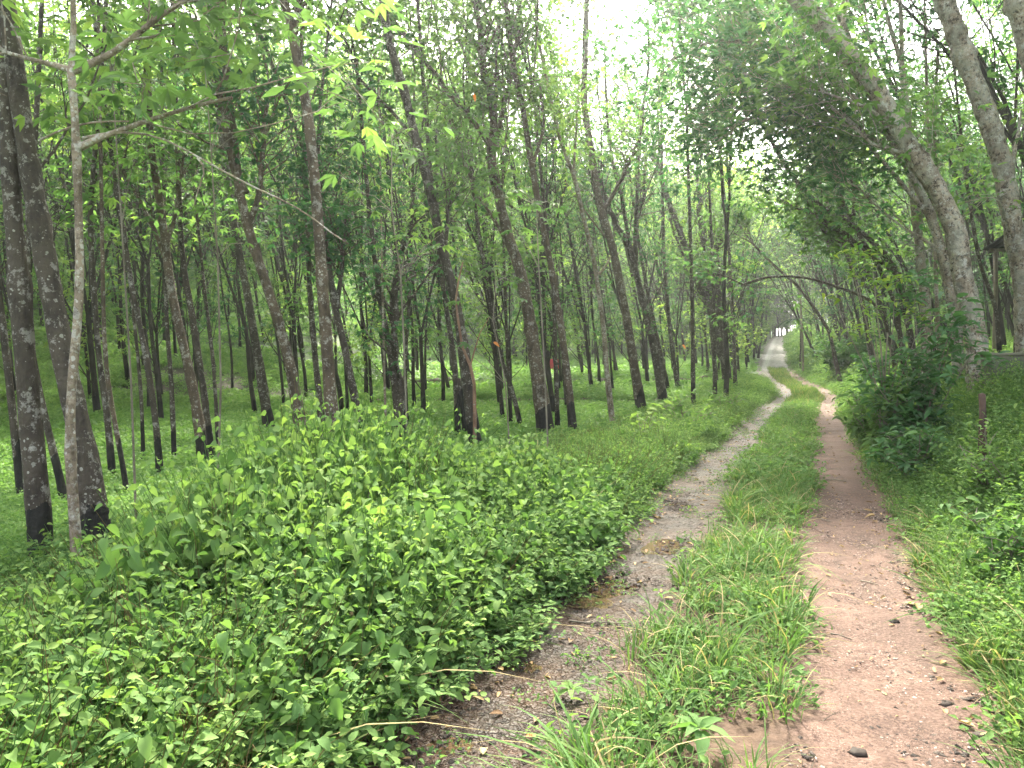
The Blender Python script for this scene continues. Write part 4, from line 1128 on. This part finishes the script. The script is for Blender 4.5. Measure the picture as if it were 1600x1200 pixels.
# the wood farther off, one mass
ymax = spots[-1][1]
wp = []
for k in range(9000):
    y = ymax + (185 - ymax) * rng.uniform() ** 1.1; x = rng.uniform(-130, 130)
    if abs(x) > y * 800 / F * 1.08: continue
    u = float(uoff(x, y))
    if -1.6 < u < 1.8 and y < 128: continue
    if 54 < y < 76 and -18 < x < 14 and rng.uniform() < .75: continue
    if y < 54 and rng.uniform() < .1: continue
    wp.append((x, y))
    if len(wp) >= 1500: break
for k in range(90):                       # closing the end of the track where it turns away
    y = rng.uniform(150, 195); wp.append((float(cx(min(y, 150.0))) + rng.uniform(-18, 14), y))
for k in range(1400):                     # the wood goes on to both sides of the view
    y = rng.uniform(9, 120); x = rng.choice([-1, 1]) * (y * 800 / F * rng.uniform(1.10, 1.9) + rng.uniform(2.5, 5))
    if min((abs(x - a) + abs(y - b) for a, b in wp[-200:]), default=9) < 2.2: continue
    wp.append((x, y))
wp = np.array(wp)
far_pro = []
for k in range(5):
    rg = np.random.default_rng(950 + k); z = np.linspace(0, 4, 5)
    tr = np.stack([-.05 * z, 0 * z, z], -1)
    sp = dict(SPEC); sp.update(up=.14, nb=12, nt=4, n=4, leaf=.34, spread=.45, tint=rg.uniform(.4, .65), low=3)
    a, b = tree_mesh(800 + k, tr, .11, 15, sp, 'bark_far', 'canopy', (2, 5), 5)
    # one mesh holding trunk and crown for the far mass
    mb_ = MB()
    for me in (a, b):
        vv = np.empty(len(me.vertices) * 3, np.float32); me.vertices.foreach_get('co', vv)
    o1 = bpy.data.objects.new('far_tree', a); o2 = bpy.data.objects.new('far_tree_leaves', b)
    far_pro += [o1, o2]
n = len(wp); z = H(wp[:, 0], wp[:, 1]) - .1
kk = rng.integers(0, 5, n); rots = np.stack([rng.normal(0, .03, n), rng.normal(-.08, .03, n), rng.uniform(0, 6.28, n)], -1)
sc1 = rng.uniform(.85, 1.25, n); sc3 = np.stack([sc1] * 3, -1)
pts = np.column_stack([wp, z])
pts2 = np.concatenate([pts, pts]); idx = np.concatenate([kk * 2, kk * 2 + 1])
o = scatter('far_woods', pts2, np.concatenate([rots, rots]), np.concatenate([sc3, sc3]), idx, rename_seq(far_pro, 'far'))
tag(o, 'distant green wood closing the view behind the plantation', 'woods')

# ------------------------------------------------------------------ shrubs, saplings and small plants one can tell apart
def shrub(name, label, px, py, depth, h, wdt, seed, leaf, mat, n, wide=.42, base_t=.45, stems=9, cat='shrub', topt=None, topmat=None, droop=.35, low=.12):
    """stems rising from one foot, carrying leaves through an uneven crown"""
    rng = np.random.default_rng(seed)
    b = P(px, py, depth); b[2] = float(H(b[0], b[1]))
    mw, ml = MB(), MB()
    tips = []
    for s in range(stems):
        a = rng.uniform(0, 2 * PI); out = wdt * .5 * math.sqrt(rng.uniform(.02, 1)); hh = h * rng.uniform(.45, 1.0) * (1 - .35 * (out / (wdt * .5)) ** 2)
        t = np.linspace(0, 1, 7)
        path = np.stack([math.cos(a) * out * t ** 1.3, math.sin(a) * out * t ** 1.3, hh * t], -1) + rng.normal(0, .02, (7, 3)) * t[:, None]
        tube(mw, path, np.linspace(.012, .004, 7), 5, .3)
        for j in range(int(5 + 4 * hh / h)):
            t0 = rng.uniform(low, .95); q = np.array([np.interp(t0, t, path[:, k]) for k in range(3)])
            a2 = rng.uniform(0, 2 * PI); e = q + np.array([math.cos(a2), math.sin(a2), rng.uniform(.1, .7)]) * wdt * rng.uniform(.12, .26)
            tube(mw, np.array([q, (q + e) / 2 + [0, 0, .01], e]), [.005, .004, .002], 3, .3, cap=False)
            tips.append((q + e) / 2); tips.append(e)
        tips.append(path[-1])
    tips = np.array(tips)
    c = tips[rng.integers(0, len(tips), n)] + rng.normal(0, wdt * .05, (n, 3)); c[:, 2] = np.maximum(c[:, 2], .03)
    d = rdirs(rng, n, .05, .35); L = leaf * rng.uniform(.55, 1.2, n)
    hdleaves(ml, c, d, rnormals(rng, n, .5), L, L * wide, np.clip(base_t + rng.normal(0, .14, n) + .15 * (c[:, 2] / h - .6), 0, 1), droop=droop)
    root = empty(name, b); tag(root, label, cat)
    ml.build('foliage', M[mat], root)
    if topt:
        mt = MB(); tube(mw, np.array([[0, 0, -.05], [-.03, 0, h * .35], [-.02, .02, h * .7], [0, 0, h]]), [.018, .015, .012, .008], 6, .3)
        for (tx, ty, m_, sp) in topt:
            q = P(tx, ty, depth) - b
            tube(mw, np.array([[q[0] * .25, q[1] * .3, max(q[2] * .5, .2)], q * [.7, .8, .78], q]), [.009, .006, .003], 5, .3)
            m_ = m_ * 3; sp = sp * 1.7
            cc = q + rng.normal(0, sp, (m_, 3)) * [1, 1, .6]; dd = rdirs(rng, m_, -.05, .3)
            LL = leaf * .9 * rng.uniform(.6, 1.1, m_)
            hdleaves(mt, cc, dd, rnormals(rng, m_, .35), LL, LL * .4, rng.uniform(.3, .95, m_), droop=.3)
        mt.build('young_leaves', M[topmat or 'yellowleaf'], root)
    mw.build('stem', M['twig'], root)
    return root
shrub('glossy_shrub', 'large dark glossy leaved shrub bulging over the right edge of the track', 1436, 690, 10.4, 3.0, 1.75, 501, .16, 'glossy', 1800, .40, .40, 12)
shrub('glossy_shrub', 'low dark bush of drooping leaves at the foot of the large glossy shrub', 1428, 690, 9.3, .75, .9, 502, .13, 'glossy', 520, .42, .45, 8)
shrub('sapling', 'sapling with yellow green shoots rising above the glossy shrub', 1385, 640, 10.8, 1.9, .8, 503, .15, 'weed', 420, .42, .5, 8, 'sapling',
      [(1325, 392, 9, .05), (1362, 402, 9, .06), (1337, 425, 10, .07), (1367, 446, 9, .06), (1400, 437, 10, .06), (1362, 483, 10, .07), (1420, 478, 9, .06), (1440, 495, 9, .06), (1350, 520, 10, .08), (1300, 460, 5, .05)])
shrub('leafy_shrub', 'pale broad leaved bush reaching over the track short of the bend', 1362, 640, 13.5, 1.35, 1.5, 504, .16, 'weed', 800, .48, .55, 9)
shrub('leafy_shrub', 'dense dark bush under the leaning trees right of the bend', 1385, 560, 26, 1.3, 2.4, 505, .24, 'bush_dark', 1100, .5, .5, 14)
shrub('leafy_shrub', 'second dark bush sitting beside the foot of the climbing track', 1325, 555, 39, 2.6, 3.6, 506, .28, 'bush_dark', 1500, .5, .6, 14)
shrub('tall_weed', 'tallest leafy weed of the left verge in front of the brown spotted tree', 470, 790, 5.4, 1.20, .75, 507, .105, 'weed', 330, .80, .62, 9, 'plant')
shrub('tall_weed', 'upright leafy weed right of the brown spotted tree', 560, 800, 5.2, .92, .7, 508, .10, 'weed', 280, .85, .5, 8, 'plant')
shrub('tall_weed', 'broad leaved clump leaning over the stony track edge', 745, 840, 5.9, .62, .6, 509, .095, 'weed', 220, .85, .6, 7, 'plant')
shrub('tall_weed', 'leafy weed crowning the mound left of the tallest one', 400, 800, 5.0, .95, .7, 521, .09, 'weed', 300, .8, .55, 8, 'plant')
shrub('tall_weed', 'mid height weed clump on the left slope of the mound near the thin pale tree', 300, 850, 4.7, .72, .8, 522, .08, 'weed', 320, .75, .6, 8, 'plant')
shrub('tall_weed', 'spreading weed clump between the mound and the stony track', 640, 900, 4.9, .72, .7, 523, .085, 'weed', 300, .7, .65, 8, 'plant')
shrub('tall_weed', 'bright fresh leaved weed clump in the bottom left corner', 70, 1120, 2.6, .45, .6, 524, .075, 'weed', 240, .7, .8, 8, 'plant')
shrub('tall_weed', 'dark leaved weed clump low in the middle of the left verge', 420, 1020, 3.3, .5, .6, 525, .08, 'bush_dark', 200, .7, .8, 8, 'plant')
shrub('verge_shrub', 'thin shrub with whitish young leaves left of the far track', 1008, 690, 12.5, 1.05, .9, 510, .14, 'weed', 190, .45, .75, 7)
shrub('verge_shrub', 'bushy verge shrub beside the whitish leaved one', 1075, 655, 15.0, 1.05, 1.3, 511, .12, 'weed', 420, .5, .5, 9)
shrub('verge_shrub', 'small shrub on the verge just before the many stemmed tree', 1130, 632, 20, .9, 1.3, 512, .14, 'weed', 320, .5, .6, 8)
shrub('tall_weed', 'light green weed with long leaves at the left edge under the dark trunk', 22, 920, 4.6, .60, .35, 513, .17, 'weed', 16, .30, .85, 3, 'plant')
shrub('bank_shrub', 'yellowish small leaved shrub on the bank below the concrete trough', 1560, 680, 7.2, .75, 1.0, 514, .06, 'weed', 900, .5, .7, 9)
shrub('bank_shrub', 'deep green leafy bush at the right edge of the bank', 1590, 830, 5.0, .55, .8, 515, .075, 'weed', 560, .6, .35, 9)

# rosette seedlings in the grass at the bottom
def rosette(label, px, py, n, leaf, seed, mat='weed', h=.06, wide=.42, t=.6):
    rng = np.random.default_rng(seed); b = ground_at(px, py)
    mb = MB(); a = np.arange(n) * 2.4 + rng.uniform(0, 6)
    el = np.linspace(.15, .9, n)
    d = np.stack([np.cos(a), np.sin(a), el], -1)
    hdleaves(mb, np.tile([[0, 0, h]], (n, 1)) + nrm(d) * .01, d, np.tile([[0, 0, 1.]], (n, 1)) + .2 * rng.normal(0, 1, (n, 3)), leaf * np.linspace(1, .5, n), leaf * wide * np.linspace(1, .5, n), np.clip(t + rng.normal(0, .1, n), 0, 1), droop=.55)
    r_ = empty('seedling', b); tag(r_, label, 'seedling')
    mb.build('leaves', M[mat], r_)
    ms = MB(); tube(ms, np.array([[0, 0, -.03], [0, 0, h]]), .005, 5, .3); ms.build('stem', M['twig'], r_)
rosette('seedling with wide pale pointed leaves in the grass at the bottom of the median', 1092, 1190, 9, .17, 61, h=.12, wide=.45, t=.62)
rosette('low seedling with spread leaves on the stones left of the median', 893, 1098, 8, .10, 62, h=.05, t=.6)
rosette('seedling with bluish leaves in the middle of the median grass', 1085, 1010, 7, .09, 63, h=.09, t=.3)
rosette('small seedling on the bare mud edge left of the stony track', 868, 952, 6, .05, 64, h=.03)

# ------------------------------------------------------------------ near sprays of big leaves hanging before the wood
def spray(label, pts, depth, seed, nl=9, leaf=.15, foot=None, fans=None):
    """a thin sapling: stem through pixel points, fans of five-fingered leaves"""
    rng = np.random.default_rng(seed)
    b = P(pts[0][0], pts[0][1], depth); b[2] = float(H(b[0], b[1]))
    st = np.array([np.zeros(3)] + [P(p[0], p[1], depth + (p[2] if len(p) > 2 else 0)) - b for p in pts[1:]])
    mw, ml = MB(), MB()
    tube(mw, st, np.linspace(.013, .005, len(st)), 6, .3)
    for (fx, fy, m_) in fans:
        q = P(fx, fy, depth + rng.normal(0, .25)) - b
        k = np.argmin(np.abs(st[:, 2] - q[2] + .2)); q0 = st[max(k, 1)]
        tube(mw, np.array([q0, (q0 + q) / 2 + [0, 0, .06], q]), [.005, .004, .0025], 4, .3)
        for j in range(m_):
            a = rng.uniform(0, 2 * PI); pd = np.array([math.cos(a), math.sin(a), rng.uniform(-.1, .4)]); c = q + pd * leaf * .6 * rng.uniform(.3, 1.3)
            tube(mw, np.array([q, c]), .0015, 3, .5, cap=False)
            up = rnormals(rng, 1, .3)[0]
            base = nrm(pd * [1, 1, .2]); sd = np.cross(base, up)
            aa = np.array([-1.1, -.55, 0, .55, 1.1])
            D = base * np.cos(aa)[:, None] + sd * np.sin(aa)[:, None]
            L = leaf * np.array([.6, .85, 1, .85, .6]) * rng.uniform(.8, 1.1)
            hdleaves(ml, np.tile(c, (5, 1)), D, np.tile(up, (5, 1)), L, L * .36, np.clip(rng.normal(.45, .12) + np.zeros(5), 0, 1), droop=.4)
    root = empty('young_rubber_sapling', b); tag(root, label, 'sapling')
    mw.build('stem', M['twig'], root); ml.build('leaves', M['canopy'], root)
spray('thin sapling holding big drooping fans of leaves in front of the red climber', [(640, 720), (632, 560), (626, 430), (612, 330), (612, 215)], 8.5, 71,
      fans=[(640, 372, 4), (700, 358, 4), (690, 385, 3), (560, 300, 3), (600, 190, 3), (620, 205, 3), (640, 235, 3), (575, 330, 3), (650, 205, 2)])
spray('thin sapling with sparse leaf fans left of the broad brown leaning tree', [(800, 715), (790, 600), (770, 500), (775, 440)], 11, 72, leaf=.16,
      fans=[(720, 475, 3), (745, 492, 3), (690, 530, 3), (800, 440, 4), (820, 470, 2), (770, 420, 3), (735, 540, 3)])
spray('tall thin sapling whose leaf fans cross the broad brown leaning tree high up', [(860, 730), (850, 560), (842, 420), (838, 320)], 9, 73, leaf=.15,
      fans=[(830, 320, 4), (870, 325, 4), (805, 360, 3), (800, 300, 3), (780, 310, 3), (850, 345, 2)])
spray('slim sapling lifting feathery leaves beside the bare forking limbs on the left', [(338, 860), (345, 600), (340, 400), (330, 240), (320, 100)], 8, 74, leaf=.13,
      fans=[(290, 110, 4), (330, 90, 4), (370, 130, 4), (250, 95, 3), (340, 190, 3), (390, 210, 4), (300, 70, 3), (270, 130, 3), (380, 60, 3), (330, 330, 3), (380, 380, 3), (410, 100, 3), (350, 20, 4), (280, 20, 3)])
spray('slim sapling with leafy top in the upper left corner', [(215, 900), (205, 600), (190, 350), (175, 120)], 7.6, 75, leaf=.13,
      fans=[(70, 30, 3), (100, 60, 3), (150, 30, 4), (190, 60, 4), (120, 150, 3), (75, 120, 3), (200, 120, 3), (160, 10, 4), (230, 20, 3), (45, 60, 3), (210, 250, 2)])

# red brown climber on the tall leaning tree
mb = MB()
q = [P(px, py, 14.0 + dz) for (px, py, dz) in ((744, 712, 0), (742, 660, -.2), (741, 600, -.25), (735, 572, -.2), (722, 540, -.2), (715, 495, -.2), (712, 470, -.2), (716, 440, -.2), (723, 410, -.2))]
b0 = ground_at(744, 706); q[0] = np.array([b0[0] - .03, b0[1] - .18, b0[2] - .03]); dd0 = b0[1]
q = [q[0]] + [P(px, py, dd0 - .22) for (px, py) in ((742, 660), (741, 600), (735, 572), (722, 540), (715, 495), (712, 470), (716, 440), (723, 410))]
tube(mb, np.array(q) - q[0], np.linspace(.045, .014, 9), 6, .5)
f = [P(px, py, dd0 - .22) - q[0] for (px, py) in ((735, 572), (742, 545), (750, 520), (765, 495))]
tube(mb, np.array(f), [.018, .014, .010, .006], 5, .5)
o = mb.build('climbing_vine', M['liana']); o.location = q[0]
tag(o, 'bare red brown climbing stem forking up the trunk of the tall leaning tree', 'vine')

# orange dead leaves caught in the twigs
def dead_leaf(label, px, py, d, L, dirv, mat='orangeleaf', name='dead_leaf', ground=False):
    mb = MB(); hdleaves(mb, np.zeros((1, 3)), np.array([dirv], float), np.array([[0.1, -.8, .6]]) if not ground else np.array([[.1, -.1, 1.]]), L, L * .5, .5, droop=.15, fold=.3)
    mw = MB(); tube(mw, np.array([[0, 0, 0], -np.array(dirv) * L * .5]), .0015, 3)
    o = mb.build(name, M[mat]); mw.build('stalk', M['twig'], o)
    if ground: b = ground_at(px, py); b[2] += .02
    else: b = P(px, py, d)
    o.location = b; tag(o, label, 'dead leaf')
dead_leaf('orange dead leaf hanging left of the broad brown leaning tree', 771, 535, 10.8, .11, (.8, .1, -.5))
dead_leaf('orange dead leaf caught high in the canopy near the top', 740, 147, 10.5, .10, (.2, .2, -.8))
dead_leaf('orange dead leaf hanging over the dark gap right of centre', 1066, 539, 16, .12, (.6, .1, -.6))
dead_leaf('orange fallen leaf lying on the stones at the bottom of the left track', 822, 1160, 0, .055, (.9, .3, .0), ground=True)

# dry sticks on the tracks
def stick(label, pix, r, mat='twig', name='dry_stick'):
    q = np.array([ground_at(*p) for p in pix]); q[:, 2] += r * 1.3 + .006
    mb = MB(); tube(mb, q - q[0], np.linspace(r, r * .5, len(q)), 5, .3)
    a = q[1] - q[0]; tube(mb, np.array([a, a + (q[-1] - q[1]) * .25 + [.03, .05, .012]]), [r * .6, r * .3], 4, .3)
    o = mb.build(name, M[mat]); o.location = q[0]; tag(o, label, 'stick')
stick('long dark stick lying across the stony left track', [(890, 975), (915, 978), (950, 977), (985, 979)], .006)
stick('curved dry stick on the pink right track beyond the middle', [(1268, 752), (1285, 753), (1305, 752), (1322, 755)], .012)
stick('thin twig on the pink track lower down', [(1345, 911), (1358, 913), (1373, 918)], .005)
stick('short dark twig on the left side of the pink track', [(1298, 994), (1312, 997), (1332, 1004)], .004)

# stones one can tell apart along the right track
def rock(label, px, py, s, seed, mat='rock', depth=None, flat=.5, name='stone'):
    rng = np.random.default_rng(seed); b = ground_at(px, py) if depth is None else P(px, py, depth)
    if depth is not None: b[2] = float(H(b[0], b[1]))
    n1, n2 = 6, 4; mb = MB(); vs = []
    for i in range(n2 + 1):
        ph = PI * i / n2
        for j in range(n1):
            th = 2 * PI * j / n1 + rng.normal(0, .15); rr = 1 + .30 * rng.uniform(-1, 1)
            vs.append([math.sin(ph) * math.cos(th) * rr, math.sin(ph) * math.sin(th) * rr * .8, math.cos(ph) * flat * rr])
    v = np.array(vs) * s
    i = np.arange(n2)[:, None] * n1; j = np.arange(n1)[None]
    mb.add(v, None, np.stack([i + n1 + j, i + n1 + (j + 1) % n1, i + (j + 1) % n1, i + j], -1).reshape(-1, 4))
    o = mb.build(name, M[mat], smooth=False); o.location = (b[0], b[1], b[2] + s * flat * .45); tag(o, label, 'stone')
rock('grey stone on the right edge of the pink track beside two yellow leaves', 1396, 975, .035, 1, 'chip')
rock('angular grey stone on the crumbling right edge near the bottom', 1478, 1103, .032, 2, 'chip')
rock('flat dark stone below the angular one at the right edge', 1535, 1155, .04, 3, 'chip', flat=.3)
rock('dark flat stone at the bottom of the pink track', 1340, 1180, .04, 4, 'chip', flat=.3)
rock('smooth grey boulder lying before the concrete trough', 1581, 585, .20, 5, 'rock', depth=11.2)
rock('small dark stone on the left track end by the bend', 1221, 590, .18, 6, 'rock')

# ------------------------------------------------------------------ low terraces of dry stones across the plantation
def terrace(label, y0, xa, xb, h, seed):
    rng = np.random.default_rng(seed); mb = MB(); x = xa
    o0 = np.array([(xa + xb) / 2, y0, float(H((xa + xb) / 2, y0))])
    while x < xb:
        for lv in range(2):
            s = h * rng.uniform(.4, .75); yy = y0 + .8 * (float(vnoise(x * .25, 3.1, 5)) - .5) * -1 + rng.normal(0, .08)
            n1, n2 = 7, 4; vs = []
            for i in range(n2 + 1):
                ph = PI * i / n2
                for j in range(n1):
                    th = 2 * PI * j / n1; rr = 1 + .2 * rng.uniform(-1, 1)
                    vs.append([math.sin(ph) * math.cos(th) * rr * 1.3, math.sin(ph) * math.sin(th) * rr, math.cos(ph) * .6 * rr])
            v = np.array(vs) * s + np.array([x, yy, float(H(x, yy - .3)) + s * .4 + lv * s * .6]) - o0
            i = np.arange(n2)[:, None] * n1; j = np.arange(n1)[None]
            mb.add(v, None, np.stack([i + n1 + j, i + n1 + (j + 1) % n1, i + (j + 1) % n1, i + j], -1).reshape(-1, 4))
        x += h * rng.uniform(.5, 1.1)
    o = mb.build('dry_stone_terrace', M['terrace'], smooth=False); o.location = o0; tag(o, label, 'stone wall')
terrace('nearer low dark bank of stones crossing the plantation floor', 29.2, -5.5, 8.5, .30, 81)
terrace('farther low line of stones before the bright clearing', 43.3, -7, 12, .38, 82)

# ------------------------------------------------------------------ concrete trough, shed, stump, pole, palm, cloths
def boxv(x0, x1, y0, y1, z0, z1):
    v = np.array([[x, y, z] for z in (z0, z1) for y in (y0, y1) for x in (x0, x1)], float)
    q = [[0, 2, 3, 1], [4, 5, 7, 6], [0, 1, 5, 4], [2, 6, 7, 3], [0, 4, 6, 2], [1, 3, 7, 5]]
    return v, q
def bevel_obj(o, w):
    m_ = o.modifiers.new('bevel', 'BEVEL'); m_.width = w; m_.segments = 2
b = P(1551, 560, 11.9); zt = P(1551, 551, 11.9)[2]; zg = float(H(b[0] + .4, b[1]))
root = empty('concrete_trough', (b[0], b[1], zg), (0, 0, R(-12)))
tag(root, 'mossy grey green concrete trough at the right edge between the mottled trees', 'trough')
hh = zt - zg
def part(name, boxes, mat, parent, bev=.012):
    mb = MB()
    for bx in boxes: v, q = boxv(*bx); mb.add(v, None, q)
    o = mb.build(name, mat, parent, smooth=False); bevel_obj(o, bev); return o
part('wall', [(0, 1.9, 0, .12, -.4, hh - .05)], M['concrete'], root)
part('wall', [(0, .12, .125, 1.1, -.4, hh - .05)], M['concrete'], root)
part('wall', [(1.78, 1.9, .125, 1.1, -.4, hh - .05)], M['concrete'], root)
part('wall', [(.125, 1.775, .98, 1.1, -.4, hh - .052)], M['concrete'], root)
part('rim', [(-.03, 1.93, -.03, .15, hh - .045, hh), (-.03, .15, .155, 1.13, hh - .045, hh), (1.75, 1.93, .155, 1.13, hh - .045, hh), (.155, 1.745, .95, 1.13, hh - .045, hh - .002)], M['concrete'], root, .008)

tip = P(1532, 392, 21.5); zg = float(H(tip[0] + 1, 20))
root = empty('open_shed', (tip[0] + 1.6, 19.6, zg)); tag(root, 'open sided shed, only its dark sloping roof showing between the trees at the right edge', 'shed')
mb = MB(); SL = -.30
ez = tip[2] - zg - SL * 1.9
n_ = 20; xw = 3.8 / n_
for k in range(n_):                       # sheets of corrugated roofing, ridges running down the slope
    for h_ in (0, 1):
        x0_ = -1.6 + (k + h_ * .5) * xw; x1_ = x0_ + xw * .5
        za, zb = (0, .03) if h_ == 0 else (.03, 0)
        za += (x0_ + 1.6) * .08; zb += (x1_ + 1.6) * .08
        v = np.array([[x0_, -1.5, ez + za - 1.5 * SL], [x1_, -1.5, ez + zb - 1.5 * SL], [x1_, 1.9, ez + zb + 1.9 * SL], [x0_, 1.9, ez + za + 1.9 * SL]])
        mb.add(np.concatenate([v, v - [0, 0, .012]]), None, [[0, 1, 2, 3], [7, 6, 5, 4], [0, 4, 5, 1], [2, 6, 7, 3], [0, 3, 7, 4], [1, 5, 6, 2]])
mb.build('roof', M['roofing'], root, smooth=False)
part('beam', [(-1.45, 2.05, -1.34, -1.26, ez - 1.3 * SL - .11, ez - 1.3 * SL - .02), (-1.45, 2.05, 1.66, 1.74, ez + 1.7 * SL - .11, ez + 1.7 * SL - .02)], M['wood'], root, .004)
for (px_, py_) in ((-1.3, -1.3), (1.9, -1.3), (-1.3, 1.7), (1.9, 1.7)):
    mb = MB(); tube(mb, np.array([[px_, py_, -.6], [px_ + .03, py_, ez * .5], [px_, py_, ez + py_ * SL - .05]]), .055, 8, .5); mb.build('post', M['wood'], root)

b = P(1535, 650, 7.6); b[2] = float(H(b[0], b[1]))
rg = np.random.default_rng(5); mb = MB()
zt = P(1535, 616, 7.6)[2] - b[2]
tube(mb, np.array([[0, 0, -.1], [0, 0, zt * .3], [.01, .01, zt * .7], [.0, .01, zt]]), [.050, .040, .034, .030], 9, .5, rough=.3, rng=rg)
o = mb.build('cut_stump', M['rustwood']); o.location = b; tag(o, 'short red brown cut stump standing in the weeds below the mottled tree', 'stump')

b = P(1255, 585, 50); b[2] = float(H(b[0], b[1]))
mb = MB(); tube(mb, np.array([[0, 0, -.2]] + [P(px, py, 50) - b for px, py in ((1254, 540), (1252, 500), (1250, 455), (1249, 425))]), [.085, .08, .075, .07, .065], 8, .5)
o = mb.build('wooden_pole', M['wood']); o.location = b; tag(o, 'tall thin straight pole on the right where the track bends', 'pole')

def palm(label, px, py, depth, h, seed):
    rng = np.random.default_rng(seed); b = P(px, py, depth); b[2] = float(H(b[0], b[1]))
    root = empty('young_palm', b); tag(root, label, 'palm')
    mb = MB(); tube(mb, np.array([[0, 0, -.1], [.02, 0, h * .5], [0, 0, h]]), [.07, .05, .045], 8, .5); mb.build('trunk', M['bark'], root)
    for k in range(9):
        a = k * 2 * PI / 9 + rng.uniform(-.2, .2); L = rng.uniform(1.3, 1.8); t = np.linspace(0, 1, 12)
        od = np.array([math.cos(a), math.sin(a), 0])
        path = np.array([0, 0, h]) + od * (L * t)[:, None] + np.array([0, 0, 1]) * (L * (.55 * t - .85 * t * t))[:, None]
        m_ = MB(); tube(m_, path, np.linspace(.014, .004, 12), 4, .5)
        s = np.cross(od, [0, 0, 1.]); tt = np.linspace(.15, 1, 16)
        pp = np.stack([np.interp(tt, t, path[:, c]) for c in range(3)], -1)
        for sg in (-1, 1):
            D = sg * s + od * .5 + np.array([0, 0, -.35]); leaves(m_, pp, np.tile(D, (16, 1)), np.tile([[0, 0, 1.]], (16, 1)), .34 * np.sin(tt * 2.6 + .4) + .08, .04, rng.uniform(.2, .6, 16))
        m_.build('frond', M['bush_dark'], root)
palm('young palm with drooping fronds beside the tall pole at the bend', 1250, 575, 54, 3.6, 91)

def cloth(label, px, py, depth, wd, ht, mat, seed, name='hanging_cloth'):
    rng = np.random.default_rng(seed); b = P(px, py, depth)
    nx, nz = 14, 10; xx, zz = np.meshgrid(np.linspace(-wd / 2, wd / 2, nx), np.linspace(-ht, 0, nz))
    yy = .05 * np.sin(xx * 14 + seed) * (1 - zz / -ht * -.3) + .03 * np.sin(zz * 9)
    v, q = grid_mesh(xx * (1 + .06 * np.sin(zz * 6)), yy, zz)
    mb = MB(); mb.add(v, None, q); o = mb.build(name, M[mat]); o.location = b
    so = o.modifiers.new('thick', 'SOLIDIFY'); so.thickness = .01
    tag(o, label, 'cloth')
cloth('red cloth hanging on a line in the far bright clearing', 867, 561, 52, .75, .75, 'redcloth', 1)
cloth('white cloth hanging beside the red one in the far clearing', 857, 561, 52.1, .28, .7, 'whitecloth', 2)
a, b_ = P(850, 560, 52), P(878, 560, 52)
root = empty('washing_line', (a + b_) / 2 * [1, 1, 0] + [0, 0, float(H((a[0] + b_[0]) / 2, 52))]); tag(root, 'line strung between two sticks holding the red and white cloths', 'washing line')
rz_ = np.array(root.location)
for e in (a, b_):
    mb = MB(); g_ = float(H(e[0], 52)); tube(mb, np.array([[e[0], 52, g_ - .1], [e[0], 52, e[2] + .05]]) - rz_, .03, 6, .5); mb.build('pole', M['wood'], root)
mb = MB(); tube(mb, np.array([a + [0, 0, .02], (a + b_) / 2 + [0, 0, .0], b_ + [0, 0, .02]]) - rz_, .006, 4, .5); mb.build('line', M['wood'], root)

# ------------------------------------------------------------------ moist air
def haze():
    m, t, out = new_mat('haze')
    vp = N(t, 'ShaderNodeVolumePrincipled', Density=.0010, Anisotropy=.7)
    vp.inputs['Color'].default_value = (.93, .97, 1.0, 1)
    t.links.new(vp.outputs[0], out.inputs['Volume'])
    v, q = boxv(-620, 620, -60, 1000, -3, 95)
    mb = MB(); mb.add(v, None, q); o = mb.build('haze', m, smooth=False); tag(o, kind='stuff')
haze()
